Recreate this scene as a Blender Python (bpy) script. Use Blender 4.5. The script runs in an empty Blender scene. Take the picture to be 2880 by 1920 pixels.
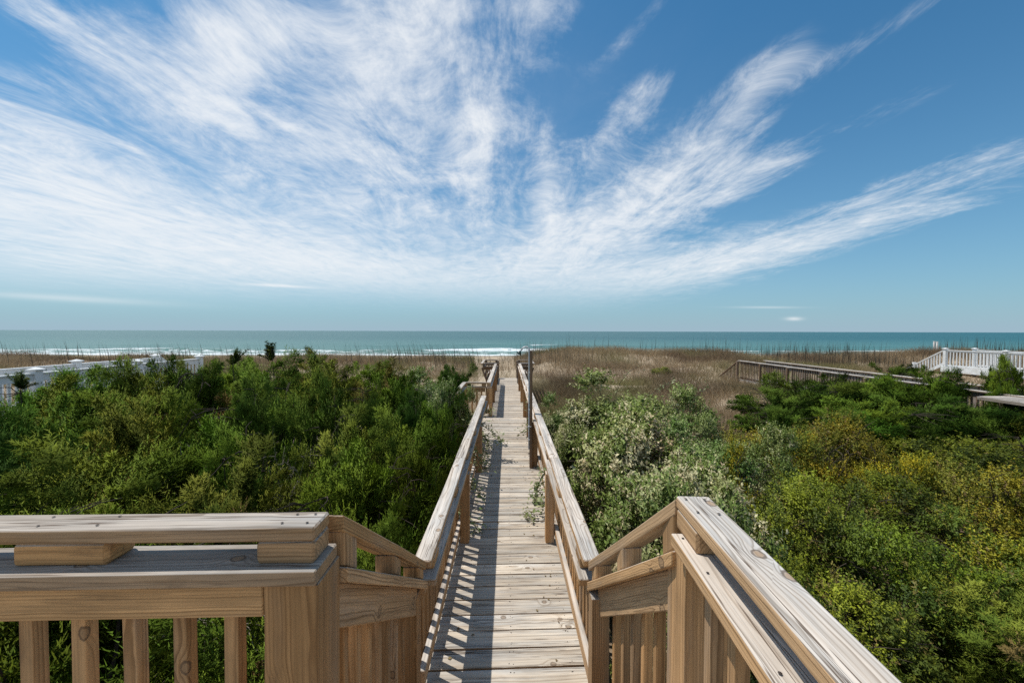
import bpy, math, random
import numpy as np
from mathutils import Vector, Matrix

R = math.radians
scene = bpy.context.scene
COL = scene.collection
random.seed(7)

# ------------------------------------------------------------------ camera
# world: X right, Y along the boardwalk to the sea, Z up, boardwalk deck at z = 0
CAM_H = 2.0
cam_data = bpy.data.cameras.new('camera')
cam_data.sensor_width = 36.0
cam_data.lens = 14.0
cam_data.clip_start = 0.05
cam_data.clip_end = 60000.0
cam = bpy.data.objects.new('camera', cam_data)
COL.objects.link(cam)
cam.matrix_world = (Matrix.Translation((0, 0, CAM_H)) @ Matrix.Rotation(R(-0.61), 4, 'Z')
                    @ Matrix.Rotation(R(90 - 1.48), 4, 'X') @ Matrix.Rotation(R(0.14), 4, 'Z'))
scene.camera = cam

# ------------------------------------------------------------------ node helper
class S:
    """a socket in a node tree with arithmetic"""
    def __init__(self, tree, sock):
        self.t, self.s = tree, sock
    def _m(self, op, *args, clamp=False):
        n = self.t.nodes.new('ShaderNodeMath'); n.operation = op; n.use_clamp = clamp
        for i, a in enumerate((self,) + args):
            if isinstance(a, S): self.t.links.new(a.s, n.inputs[i])
            else: n.inputs[i].default_value = a
        return S(self.t, n.outputs[0])
    def __add__(self, o): return self._m('ADD', o)
    __radd__ = __add__
    def __sub__(self, o): return self._m('SUBTRACT', o)
    def __rsub__(self, o): return (self * -1) + o
    def __mul__(self, o): return self._m('MULTIPLY', o)
    __rmul__ = __mul__
    def __truediv__(self, o): return self._m('DIVIDE', o)
    def pw(self, o): return self._m('POWER', o)
    def mx(self, o): return self._m('MAXIMUM', o)
    def mn(self, o): return self._m('MINIMUM', o)
    def ab(self): return self._m('ABSOLUTE')
    def sq(self): return self._m('SQRT')
    def sin(self): return self._m('SINE')
    def fract(self): return self._m('FRACT')
    def exp(self): return self._m('EXPONENT')
    def clamp(self): return self._m('ADD', 0.0, clamp=True)
    def gt(self, o): return self._m('GREATER_THAN', o)
    def step(self, lo, hi):
        n = self.t.nodes.new('ShaderNodeMapRange'); n.interpolation_type = 'SMOOTHSTEP'
        self.t.links.new(self.s, n.inputs[0])
        n.inputs[1].default_value = lo; n.inputs[2].default_value = hi
        return S(self.t, n.outputs[0])

class Tree:
    def __init__(self, tree):
        self.t = tree
    def new(self, kind, **kw):
        n = self.t.nodes.new(kind)
        for k, v in kw.items(): setattr(n, k, v)
        return n
    def link(self, a, b):
        self.t.links.new(a.s if isinstance(a, S) else a, b)
    def put(self, sock, v):
        if isinstance(v, S): self.t.links.new(v.s, sock)
        else: sock.default_value = v
    def sep(self, sock):
        n = self.new('ShaderNodeSeparateXYZ'); self.link(sock, n.inputs[0])
        return [S(self.t, o) for o in n.outputs]
    def vec(self, x, y, z=0.0):
        n = self.new('ShaderNodeCombineXYZ')
        for i, v in enumerate((x, y, z)): self.put(n.inputs[i], v)
        return S(self.t, n.outputs[0])
    def noise(self, v, scale=1.0, detail=3.0, rough=0.55, dist=0.0):
        n = self.new('ShaderNodeTexNoise')
        self.link(v, n.inputs['Vector'])
        n.inputs['Scale'].default_value = scale; n.inputs['Detail'].default_value = detail
        n.inputs['Roughness'].default_value = rough; n.inputs['Distortion'].default_value = dist
        return S(self.t, n.outputs[0])
    def mix(self, a, b, fac):
        n = self.new('ShaderNodeMix', data_type='RGBA')
        self.put(n.inputs[0], fac)
        for i, v in ((6, a), (7, b)):
            if isinstance(v, S): self.link(v, n.inputs[i])
            else: n.inputs[i].default_value = (*v, 1.0)[:4]
        return S(self.t, n.outputs[2])
    def mul(self, a, k):
        n = self.new('ShaderNodeMix', data_type='RGBA', blend_type='MULTIPLY')
        n.inputs[0].default_value = 1.0
        self.link(a, n.inputs[6]); self.link(k, n.inputs[7])
        return S(self.t, n.outputs[2])

# ------------------------------------------------------------------ sun and sky
SKY = 0.10
SUN_TO = Vector((-0.385, 0.205, 1.0)).normalized()      # direction towards the sun
sun_elev = math.asin(SUN_TO.z)
sun_rot = math.atan2(SUN_TO.x, SUN_TO.y)
sun_data = bpy.data.lights.new('sun', 'SUN')
sun_data.energy = 4.2
sun_data.angle = R(0.5)
sun_data.color = (1.0, 0.955, 0.88)
sun = bpy.data.objects.new('sun', sun_data)
COL.objects.link(sun)
sun.location = (-20, 10, 50)
sun.rotation_euler = (-SUN_TO).to_track_quat('-Z', 'Y').to_euler()

world = bpy.data.worlds.new('World')
scene.world = world
world.use_nodes = True
wt = Tree(world.node_tree)
world.node_tree.nodes.clear()
sky = wt.new('ShaderNodeTexSky', sky_type='NISHITA')
sky.sun_disc = False
sky.sun_elevation = sun_elev
sky.sun_rotation = sun_rot
sky.altitude = 0.0
sky.air_density = 1.0
sky.dust_density = 0.4
sky.ozone_density = 1.6
tc = wt.new('ShaderNodeTexCoord')
dx, dy, dz = wt.sep(tc.outputs['Generated'])
ypos = dy.mx(0.08)
A = dx / ypos                       # azimuth tangent
E = dz / ypos                       # elevation tangent
zc = dz.mx(0.0) + 0.045
U = dx / zc; V = dy / zc            # on a flat cloud layer
warp = wt.noise(wt.vec(U, V * 0.45), 1.3, 2.0, 0.55) - 0.5
warp2 = wt.noise(wt.vec(U + 7.3, V * 0.45 + 3.1), 1.3, 2.0, 0.55) - 0.5
U2 = U + warp * 0.7
V2 = V + warp2 * 1.0
streak = wt.noise(wt.vec(U2 * 1.0, V2 * 0.27, 0.3), 6.4, 8.0, 0.68)
lumps = wt.noise(wt.vec(U2 * 1.0, V2 * 0.75, 4.2), 4.4, 8.0, 0.70)
AE = wt.vec(A, E, 0.0)
def ell(px, py, rx, ry, deg, w, acc=None):
    """soft elliptic field round a direction; px, py only name that direction"""
    mp = wt.new('ShaderNodeMapping', vector_type='TEXTURE')
    wt.link(AE, mp.inputs[0])
    mp.inputs[1].default_value = ((px - 1428) / 1120.0, (931 - py) / 1120.0, 0)
    mp.inputs[2].default_value = (0, 0, R(deg))
    mp.inputs[3].default_value = (rx / 1120.0, ry / 1120.0, 1)
    dt = wt.new('ShaderNodeVectorMath', operation='DOT_PRODUCT')
    wt.link(mp.outputs[0], dt.inputs[0]); wt.link(mp.outputs[0], dt.inputs[1])
    pw = wt.new('ShaderNodeMath', operation='POWER'); pw.inputs[0].default_value = 0.36788
    wt.link(dt.outputs['Value'], pw.inputs[1])
    ma = wt.new('ShaderNodeMath', operation='MULTIPLY_ADD')
    wt.link(pw.outputs[0], ma.inputs[0]); ma.inputs[1].default_value = w
    if acc is None: ma.inputs[2].default_value = 0.0
    else: wt.link(acc, ma.inputs[2])
    return S(wt.t, ma.outputs[0])
# big cloud fields of this sky (direction of the middle, half sizes, tilt, cover)
fields = [
    (1090, 330, 260, 400, 10, 0.60), (1345, 400, 90, 190, 0, 0.62), (1060, 30, 360, 150, 0, 0.45),
    (1500, 40, 110, 150, 20, 0.42),
    (330, 620, 800, 150, -12, 0.66), (110, 390, 260, 110, -28, 0.55), (1150, 800, 560, 70, -13, 0.34),
    (400, 220, 230, 140, -15, 0.62), (690, 130, 190, 130, -15, 0.58), (130, 40, 260, 60, -30, 0.52), (650, 350, 280, 120, -25, 0.54),
    (1580, 700, 300, 130, 22, 0.50), (1830, 520, 330, 75, 28, 0.60), (2080, 270, 240, 60, 40, 0.52),
    (1740, 350, 200, 75, 45, 0.42), (1525, 480, 55, 150, 10, 0.46),
    (2000, 560, 260, 45, 22, 0.42), (1850, 770, 450, 85, 13, 0.54), (2380, 640, 600, 46, 15, 0.52), (2740, 455, 400, 42, 17, 0.46),
    (2500, 80, 420, 45, 30, 0.24), (2320, 380, 520, 40, 24, 0.22), (1800, 70, 220, 40, 45, 0.24),
]
cover = None
for f in fields: cover = ell(*f, acc=cover)
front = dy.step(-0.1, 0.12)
cover = (cover * front + (1.0 - front) * 0.45).mn(0.76)  # unseen cloud behind the camera, cover raised to whiten the fill light
low = 0.45 + 0.55 * E.step(0.05, 0.38)
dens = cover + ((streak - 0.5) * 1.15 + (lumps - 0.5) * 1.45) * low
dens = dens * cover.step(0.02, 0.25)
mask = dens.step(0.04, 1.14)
veil = ell(850, 430, 800, 420, 0, 0.14, acc=ell(300, 700, 1300, 210, -9, 0.80))
veil = (veil * front).mn(0.8) * (0.80 + (0.9 * (lumps - 0.5) + 0.9 * (streak - 0.5)) * low)
mask = (1.0 - (1.0 - mask) * (1.0 - veil.clamp()))
mask = mask * E.step(0.02, 0.17) * 0.92
# small low clouds over the sea
hz = ell(2238, 894, 22, 5, 0, 0.6)
hz = ell(190, 842, 260, 9, -3, 0.30, acc=hz); hz = ell(790, 806, 90, 4, -3, 0.40, acc=hz); hz = ell(2160, 862, 90, 3, 0, 0.30, acc=hz)
mask = (mask + hz * front).clamp()
# clear-sky colour: the sky model, with pale marine haze low down
tint = wt.mul(S(wt.t, sky.outputs[0]), wt.vec(0.33, 0.89, 1.10))
bgs = wt.new('ShaderNodeVectorMath', operation='SCALE'); wt.link(tint, bgs.inputs[0]); bgs.inputs['Scale'].default_value = SKY
haze = (dz.mx(0.0) * -6.0).exp() * 0.92
clear = wt.mix(S(wt.t, bgs.outputs[0]), (0.365, 0.49, 0.60), haze)
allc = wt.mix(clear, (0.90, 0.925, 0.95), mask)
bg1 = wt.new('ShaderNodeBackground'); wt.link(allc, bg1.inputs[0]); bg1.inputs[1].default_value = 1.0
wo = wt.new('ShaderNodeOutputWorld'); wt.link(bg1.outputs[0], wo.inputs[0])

scene.view_settings.view_transform = 'Standard'
scene.view_settings.look = 'None'
scene.view_settings.exposure = 0.0
scene.view_settings.gamma = 1.0
scene.render.engine = 'CYCLES'
scene.cycles.max_bounces = 4
scene.cycles.diffuse_bounces = 2
scene.cycles.glossy_bounces = 2
scene.cycles.transmission_bounces = 2
scene.cycles.use_adaptive_sampling = True
scene.cycles.adaptive_threshold = 0.008
scene.cycles.transparent_max_bounces = 6
scene.cycles.sample_clamp_indirect = 4.0
scene.cycles.use_denoising = False

# ------------------------------------------------------------------ materials
def material(name):
    m = bpy.data.materials.new(name); m.use_nodes = True
    t = Tree(m.node_tree); m.node_tree.nodes.clear()
    out = t.new('ShaderNodeOutputMaterial')
    b = t.new('ShaderNodeBsdfPrincipled')
    t.link(b.outputs[0], out.inputs[0])
    return m, t, b, out

def wood(name, top=(0.54, 0.465, 0.39), side=(0.50, 0.325, 0.18), dark=(0.10, 0.065, 0.042),
         ring=0.0085, contrast=0.55, crack=0.9, var=0.32, knots=0.7):
    m, t, b, out = material(name)
    tc = t.new('ShaderNodeTexCoord'); oi = t.new('ShaderNodeObjectInfo'); geo = t.new('ShaderNodeNewGeometry')
    rnd = S(t.t, oi.outputs['Random'])
    r2 = (rnd * 17.31).fract(); r3 = (rnd * 53.77).fract(); r4 = (rnd * 131.3).fract()
    x0, y0, z0 = t.sep(tc.outputs['Object'])
    x = x0 + rnd * 40.0; y = y0 + r2 * 3.0; z = z0 + r3 * 5.0
    nx, ny, nz = t.sep(geo.outputs['Normal'])
    # knots: sparse points on the face, in metres
    kx, ky = 0.42, 0.16
    vor = t.new('ShaderNodeTexVoronoi', voronoi_dimensions='2D')
    cx = x * (1 / kx); cy = (y + z * 0.8) * (1 / ky)
    t.link(t.vec(cx, cy), vor.inputs['Vector']); vor.inputs['Scale'].default_value = 1.0
    vx, vy, _ = t.sep(vor.outputs['Position'])
    kr, _, _ = t.sep(vor.outputs['Color'])
    has = kr.gt(1.0 - knots)
    ddx = (cx - vx) * kx; ddy = (cy - vy) * ky
    wob = (t.noise(t.vec(x, y, z), 45.0, 2.0) - 0.5) * 0.010
    dist = (ddx * ddx * 0.55 + ddy * ddy).sq() + wob
    pull = (dist * dist * (-1.0 / 0.0011)).exp() * has
    core = (1.0 - dist.step(0.007, 0.0135)) * has
    rim = (1.0 - (dist - 0.0125).ab().step(0.001, 0.004)) * has
    # growth rings round a pith that lies off the board
    yy = y0 + (r2 - 0.5) * 0.16; zz = z0 + 0.035 + r3 * 0.10
    rr = (yy * yy + zz * zz).sq()
    rr = rr + (t.noise(t.vec(x * 0.9, y * 3.0, z * 3.0), 1.0, 2.0) - 0.5) * 0.046 \
            + (t.noise(t.vec(x * 5.0, y * 26.0, z * 26.0), 1.0, 2.0) - 0.5) * 0.009 + pull * 0.020
    ph = (rr * (1.0 / ring)).fract()
    rid = rr * (1.0 / ring) - ph
    rw = t.noise(t.vec(rid * 3.71 + rnd * 90.0, rid * 1.3, x * 0.5), 1.0, 1.0)
    late = ph.step(0.40, 0.88) * (1.0 - ph.step(0.90, 1.0)) * rw.step(0.30, 0.68) * 1.25
    fib = t.noise(t.vec(x * 5.0, y * 210.0, z * 210.0), 1.0, 3.0, 0.6)
    fib2 = t.noise(t.vec(x * 1.6, y * 60.0, z * 60.0), 1.0, 4.0, 0.6)
    blot = t.noise(t.vec(x * 2.2, y * 6.0, z * 6.0), 1.0, 4.0, 0.6)
    # weathered grey on the upper faces, tan where it is sheltered
    side_grey = t.noise(t.vec(x * 0.9 + 5.0, y * 8.0, z * 8.0), 1.0, 4.0, 0.6).step(0.50, 0.72) * (0.15 + 0.55 * r4)
    up = (nz + (blot - 0.5) * 0.9).step(0.30, 0.90).mx(side_grey)
    gold = t.mix(side, tuple(min(1.0, v * k_) for v, k_ in zip(side, (1.10, 0.98, 0.78))), r3)
    grey = t.mix(top, tuple(0.80 * v for v in (top[1], top[1], top[1] * 0.97)), t.noise(t.vec(x * 1.2, y * 16.0, z * 16.0 + 2.0), 1.0, 4.0, 0.6).step(0.35, 0.7) * 0.7)
    col = t.mix(gold, grey, up)
    tone = (1.0 - var) + (2 * var) * r4
    shade = (1.0 - late * contrast * (0.25 + 0.9 * fib2) * (1.0 - 0.15 * up)) * (0.46 + 1.08 * fib2) * (0.86 + 0.28 * fib) * (0.58 + 0.84 * blot) * tone
    sh = t.vec(shade, shade * (1.0 - late * 0.05), shade * (1.0 - late * 0.10))
    col = t.mul(col, sh)
    # checks along the grain
    ck = t.noise(t.vec(x * 1.3, y * 75.0, z * 75.0 + 3.0), 1.0, 2.0, 0.5)
    crk = (ck - 0.5).ab()
    crk = (1.0 - crk.step(0.006, 0.026)) * t.noise(t.vec(x * 1.1, y * 14.0, z * 14.0), 1.0, 2.0).step(0.44, 0.56) * crack * (0.30 + 0.70 * up)
    stain = t.noise(t.vec(x * 3.0, y * 9.0, z * 9.0 + 8.0), 1.0, 5.0, 0.65).step(0.54, 0.80) * 0.5
    col = t.mix(col, dark, stain)
    col = t.mix(col, tuple(0.55 * (a + d) for a, d in zip(side, dark)), core * 0.75)
    col = t.mix(col, dark, (rim * 0.75).mx(crk))
    t.link(col, b.inputs['Base Color'])
    b.inputs['Roughness'].default_value = 0.82
    b.inputs['Specular IOR Level'].default_value = 0.25
    bump = t.new('ShaderNodeBump'); bump.inputs['Strength'].default_value = 0.5; bump.inputs['Distance'].default_value = 0.0025
    hgt = fib2 * 0.5 + fib * 0.35 - late * 0.3 - crk * 1.4 - rim * 0.5
    t.link(hgt, bump.inputs['Height']); t.link(bump.outputs[0], b.inputs['Normal'])
    return m

def plain(name, col, rough=0.5, spec=0.4, metal=0.0, noise=0.0, scale=8.0, col2=None):
    m, t, b, out = material(name)
    b.inputs['Roughness'].default_value = rough; b.inputs['Specular IOR Level'].default_value = spec
    b.inputs['Metallic'].default_value = metal
    if noise or col2:
        tc = t.new('ShaderNodeTexCoord')
        n = t.noise(tc.outputs['Object'], scale, 5.0, 0.6)
        t.link(t.mix(col, col2 or tuple(c * (1 - noise) for c in col), n.step(0.35, 0.75)), b.inputs['Base Color'])
    else:
        b.inputs['Base Color'].default_value = (*col, 1)
    return m

def leaf_mat(name, hue=0.0, trans=0.22, rough=0.55, spec=0.35, sat=1.0, val=1.0, vary=0.25):
    m, t, b, out = material(name)
    at = t.new('ShaderNodeAttribute'); at.attribute_name = 'tint'
    oi = t.new('ShaderNodeObjectInfo'); rnd = S(t.t, oi.outputs['Random'])
    hs = t.new('ShaderNodeHueSaturation')
    t.link(at.outputs['Color'], hs.inputs['Color'])
    t.put(hs.inputs['Hue'], 0.5 + hue + (rnd - 0.5) * 0.035)
    hs.inputs['Saturation'].default_value = sat
    t.put(hs.inputs['Value'], ((rnd * 7.7).fract() - 0.5) * (2 * vary) + val)
    t.link(hs.outputs[0], b.inputs['Base Color'])
    b.inputs['Roughness'].default_value = rough; b.inputs['Specular IOR Level'].default_value = spec
    tr = t.new('ShaderNodeBsdfTranslucent'); t.link(hs.outputs[0], tr.inputs[0])
    ms = t.new('ShaderNodeMixShader'); ms.inputs[0].default_value = trans
    t.link(b.outputs[0], ms.inputs[1]); t.link(tr.outputs[0], ms.inputs[2]); t.link(ms.outputs[0], out.inputs[0])
    return m

M = {}
M['rail'] = wood('weathered_rail_timber')
M['post'] = wood('tan_post_timber', top=(0.46, 0.38, 0.30), side=(0.47, 0.29, 0.15), contrast=0.5, ring=0.010, knots=0.35)
M['plank'] = wood('grey_deck_timber', top=(0.55, 0.47, 0.375), side=(0.34, 0.25, 0.17), contrast=0.48, ring=0.011, var=0.20, crack=0.9, knots=0.3)
M['oldwood'] = wood('old_brown_timber', top=(0.46, 0.40, 0.35), side=(0.20, 0.14, 0.10), contrast=0.4, var=0.2)
M['greywood'] = wood('old_grey_timber', top=(0.52, 0.48, 0.44), side=(0.30, 0.25, 0.21), contrast=0.4, var=0.2)
M['white'] = plain('white_vinyl', (0.80, 0.80, 0.79), 0.45, 0.4, scale=5.0, col2=(0.68, 0.67, 0.63))
M['pipe'] = plain('grey_pipe', (0.55, 0.56, 0.56), 0.35, 0.5, noise=0.25, scale=30.0)
M['shower_head'] = plain('green_shower_head', (0.02, 0.055, 0.045), 0.35, 0.5, noise=0.3, scale=40.0)
M['nail'] = plain('rusty_nail', (0.05, 0.035, 0.028), 0.7, 0.3, noise=0.3, scale=60.0)
M['juniper'] = leaf_mat('juniper_foliage', trans=0.08, rough=0.7, spec=0.07)
M['silver'] = leaf_mat('silver_leaves', trans=0.18, rough=0.5, spec=0.25, vary=0.10)
M['broad'] = leaf_mat('green_leaves', trans=0.16, rough=0.5, spec=0.14, val=0.84)
M['grass'] = leaf_mat('dry_grass_blades', trans=0.25, rough=0.7, spec=0.2, vary=0.0)
M['bark'] = plain('grey_brown_bark', (0.085, 0.065, 0.05), 0.9, 0.2, noise=0.5, scale=25.0)
M['deadwood'] = plain('dead_grey_twigs', (0.27, 0.225, 0.18), 0.9, 0.2, noise=0.5, scale=12.0)

# sand
m, t, b, out = material('beach_sand')
geo = t.new('ShaderNodeNewGeometry'); pos = geo.outputs['Position']
px, py, pz = t.sep(pos)
n1 = t.noise(pos, 0.35, 5.0, 0.6); n2 = t.noise(pos, 6.0, 4.0, 0.6); n3 = t.noise(pos, 60.0, 2.0, 0.6)
wet = (py + (n1 - 0.5) * 14.0).step(78.0, 88.0)
c = t.mix((0.36, 0.28, 0.195), (0.46, 0.37, 0.265), n1.step(0.3, 0.7))
c = t.mix(c, (0.30, 0.235, 0.165), (n2.step(0.5, 0.8)) * 0.5)
c = t.mix(c, (0.24, 0.185, 0.13), wet * 0.8)
# leaf litter under the shrubs, its brown darkened to stand in for shaded gaps
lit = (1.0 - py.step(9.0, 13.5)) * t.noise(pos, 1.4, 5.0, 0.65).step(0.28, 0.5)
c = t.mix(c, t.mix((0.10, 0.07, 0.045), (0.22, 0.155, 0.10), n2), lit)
t.link(c, b.inputs['Base Color']); b.inputs['Roughness'].default_value = 0.95; b.inputs['Specular IOR Level'].default_value = 0.15
bp = t.new('ShaderNodeBump'); bp.inputs['Strength'].default_value = 0.6; bp.inputs['Distance'].default_value = 0.05
t.link(n2 * 0.6 + n3 * 0.25, bp.inputs['Height']); t.link(bp.outputs[0], b.inputs['Normal'])
M['sand'] = m

# sea water
m, t, b, out = material('sea_water')
geo = t.new('ShaderNodeNewGeometry'); pos = geo.outputs['Position']
px, py, pz = t.sep(pos)
dist = (py * 0.01).mx(0.1)
big = t.noise(t.vec(px * 0.004, py * 0.012), 1.0, 4.0, 0.6)
mid = t.noise(t.vec(px * 0.05, py * 0.22), 1.0, 4.0, 0.6)
deep = py.step(95.0, 330.0)
c = t.mix((0.075, 0.185, 0.175), (0.016, 0.092, 0.110), deep)
c = t.mix(c, (0.030, 0.125, 0.130), big.step(0.35, 0.7) * 0.6)
c = t.mix(c, (0.16, 0.25, 0.235), (1.0 - (px / py).step(-1.3, 0.5)) * 0.55)  # sun glitter painted into the water colour: paler towards the left
c = t.mix(c, (0.11, 0.20, 0.165), (1.0 - py.step(90.0, 135.0)) * 0.7)
# foam: two breaking lines and the wash between them
wig = (t.noise(t.vec(px * 0.018, 0.3, 0.1), 1.0, 3.0, 0.5) - 0.5) * 14.0
wig2 = (t.noise(t.vec(px * 0.03, 5.3, 0.1), 1.0, 3.0, 0.5) - 0.5) * 7.0
tex = t.noise(t.vec(px * 0.22, py * 0.55), 1.0, 6.0, 0.7)
lace = t.noise(t.vec(px * 0.5, py * 1.1), 1.0, 4.0, 0.7)
gap = t.noise(t.vec(px * 0.022, 2.0), 1.0, 2.0, 0.5)
d1 = (py + wig - 112.0)
f1 = (1.0 - d1.ab().step(0.5, 6.0)) * 0.85 * gap.step(0.30, 0.52)
d2 = (py + wig2 - 91.5)
f2 = 1.0 - d2.ab().step(0.6, 4.5)
f3 = (1.0 - (py - 101.0).ab().step(4.0, 15.0)) * 0.48 + (1.0 - px.step(-80.0, -20.0)) * (1.0 - (py - 104.0).ab().step(8.0, 20.0)) * 0.10
d4 = (py + wig * 1.4 - 150.0)
f4 = (1.0 - d4.ab().step(0.5, 3.0)) * t.noise(t.vec(px * 0.03, 8.0), 1.0, 2.0).step(0.56, 0.66)
foam = (f1 * 1.1).mx(f2).mx(f3).mx(f4 * 0.9)
foam = (foam + (tex - 0.5) * 1.7 + (lace - 0.5) * 1.0) * (foam.step(0.02, 0.2))
foam = foam.step(0.44, 0.84) * 0.85
c = t.mix(c, (0.82, 0.85, 0.86), foam)
t.link(c, b.inputs['Base Color'])
t.put(b.inputs['Roughness'], 0.32 + foam * 0.5)
b.inputs['IOR'].default_value = 1.33
b.inputs['Specular IOR Level'].default_value = 0.05
bp = t.new('ShaderNodeBump'); bp.inputs['Strength'].default_value = 1.0; bp.inputs['Distance'].default_value = 0.55
wv = t.noise(t.vec(px * 0.10, py * 0.30), 1.0, 5.0, 0.62) + t.noise(t.vec(px * 0.6, py * 1.4), 1.0, 3.0, 0.6) * 0.25
t.link(wv + foam * 0.12, bp.inputs['Height']); t.link(bp.outputs[0], b.inputs['Normal'])
M['water'] = m

# ------------------------------------------------------------------ object helpers
def tag(o, label=None, cat=None, group=None, kind=None):
    for k, v in (('label', label), ('category', cat), ('group', group), ('kind', kind)):
        if v: o[k] = v
    return o

def thing(name, loc, label, cat, group=None):
    o = bpy.data.objects.new(name, None)
    o.empty_display_size = 0.2
    COL.objects.link(o); o.location = loc
    return tag(o, label, cat, group)

def link(name, mesh, parent=None, mw=None):
    o = bpy.data.objects.new(name, mesh); COL.objects.link(o)
    mw = mw or Matrix.Identity(4)
    if parent:
        o.parent = parent
        if parent.type == 'EMPTY':
            o.matrix_basis = Matrix.Translation(-Vector(parent.location)) @ mw
        else:                       # a sub-part: place it relative to its part
            pw = Matrix.Translation(Vector(parent.parent.location)) @ parent.matrix_basis
            o.matrix_basis = pw.inverted() @ mw
    else:
        o.matrix_basis = mw
    return o

def mesh_np(name, verts, faces, mat=None, colors=None, smooth=False, normals=None):
    """verts (n,3); faces (m,3) or (m,4) array"""
    me = bpy.data.meshes.new(name)
    verts = np.asarray(verts, dtype=np.float32); faces = np.asarray(faces, dtype=np.int32)
    k = faces.shape[1]
    me.vertices.add(len(verts)); me.vertices.foreach_set('co', verts.ravel())
    me.loops.add(faces.size); me.loops.foreach_set('vertex_index', faces.ravel())
    me.polygons.add(len(faces))
    me.polygons.foreach_set('loop_start', np.arange(0, faces.size, k, dtype=np.int32))
    me.polygons.foreach_set('loop_total', np.full(len(faces), k, dtype=np.int32))
    if smooth: me.polygons.foreach_set('use_smooth', np.ones(len(faces), dtype=bool))
    if colors is not None:
        ca = me.attributes.new('tint', 'FLOAT_COLOR', 'POINT')
        c4 = np.ones((len(verts), 4), dtype=np.float32); c4[:, :3] = colors
        ca.data.foreach_set('color', c4.ravel())
    me.update(); me.validate()
    if normals is not None:
        me.polygons.foreach_set('use_smooth', np.ones(len(faces), dtype=bool))
        me.normals_split_custom_set_from_vertices(np.asarray(normals, dtype=np.float32))
    if mat: me.materials.append(mat)
    return me

_cache = {}
def board_mesh(L, w, th, mat, seg=1, wob=0.0, shear=0.0, ch=0.004, seed=0, chips=0.0):
    key = (round(L, 3), round(w, 4), round(th, 4), mat, seg, wob, round(shear, 3), ch, seed, chips)
    if key in _cache: return _cache[key]
    rng = np.random.RandomState(seed * 7 + 3)
    n = 3 if seg > 1 else 1
    pts = []
    for sy, sz, a0 in ((1, 1, 0), (-1, 1, 90), (-1, -1, 180), (1, -1, 270)):
        for k in range(n + 1):
            a = R(a0 + 90.0 * k / n)
            pts.append((sy * (w / 2 - ch) + ch * math.cos(a), sz * (th / 2 - ch) + ch * math.sin(a)))
    pts = np.array(pts); K = len(pts)
    xs = np.linspace(-L / 2, L / 2, seg + 1)
    ins = ch * 0.8
    xs = np.concatenate([[-L / 2], [-L / 2 + ins], xs[1:-1], [L / 2 - ins], [L / 2]])
    V = []
    nx = len(xs)
    tt = np.linspace(0, 1, nx)
    def curve():
        return sum(rng.uniform(-1, 1) * np.sin(tt * math.pi * f + rng.uniform(0, 6)) / f ** 0.7 for f in (1, 2.3, 5.1, 9.7))
    cur = [curve() for _ in range(6)]
    for i, x in enumerate(xs):
        p = pts.copy()
        if i in (0, nx - 1):
            p = p * [(w / 2 - ins) / (w / 2), (th / 2 - ins) / (th / 2)]
        if wob:
            sgn = np.sign(p)
            p[:, 0] += wob * (cur[0][i] + 0.7 * np.where(sgn[:, 0] > 0, cur[1][i], cur[2][i])) * 0.5
            p[:, 1] += wob * (0.6 * cur[3][i] + 0.5 * np.where(sgn[:, 1] > 0, cur[4][i], cur[5][i])) * 0.5
            if chips and rng.rand() < 0.5:
                q = rng.randint(0, K); p[q] *= 1 - chips * rng.rand()
        xx = np.full(K, x) + shear * p[:, 1]
        V.append(np.column_stack([xx, p]))
    V = np.concatenate(V)
    F = []
    for i in range(nx - 1):
        for k in range(K):
            a = i * K + k; b2 = i * K + (k + 1) % K
            F.append((a, a + K, b2 + K, b2))
    me = bpy.data.meshes.new('board')
    F = [tuple(f) for f in F] + [tuple(range(K)), tuple(range((nx - 1) * K, nx * K))[::-1]]
    me.from_pydata(V.tolist(), [], F)
    me.materials.append(M[mat])
    me.update()
    _cache[key] = me
    return me

def board(name, parent, p0, p1, w, th, mat='rail', up=(0, 0, 1), seg=1, wob=0.0, shear=0.0, ch=0.004, seed=0, roll=0.0, chips=0.0):
    """a piece of timber from p0 to p1 (centre line); w across, th along 'up'"""
    p0, p1, up = Vector(p0), Vector(p1), Vector(up)
    d = p1 - p0; L = d.length; ax = d / L
    ay = up.cross(ax).normalized(); az = ax.cross(ay)
    me = board_mesh(L, w, th, mat, seg, wob, shear, ch, seed, chips)
    rot = Matrix((ax, ay, az)).transposed().to_4x4()
    mw = Matrix.Translation((p0 + p1) / 2) @ rot
    if roll: mw = mw @ Matrix.Rotation(roll, 4, 'X')
    return link(name, me, parent, mw)

def upright(name, parent, x, y, z0, z1, wx=0.089, wy=0.089, mat='post', seg=1, wob=0.0, seed=0, lean=(0, 0)):
    return board(name, parent, (x, y, z0), (x + lean[0], y + lean[1], z1), wx, wy, mat, up=(0, 1, 0), seg=seg, wob=wob, seed=seed)

def tube_data(paths, radii, nside=5):
    V, F = [], []
    for path, rad in zip(paths, radii):
        path = [Vector(p) for p in path]
        base = len(V)
        for i, p in enumerate(path):
            d = (path[min(i + 1, len(path) - 1)] - path[max(i - 1, 0)]).normalized()
            a = d.orthogonal().normalized(); b2 = d.cross(a)
            r = rad[i] if hasattr(rad, '__len__') else rad
            for k in range(nside):
                th = 2 * math.pi * k / nside
                V.append(p + (a * math.cos(th) + b2 * math.sin(th)) * r)
        for i in range(len(path) - 1):
            for k in range(nside):
                q = base + i * nside
                F.append((q + k, q + (k + 1) % nside, q + nside + (k + 1) % nside, q + nside + k))
    return V, F

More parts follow.
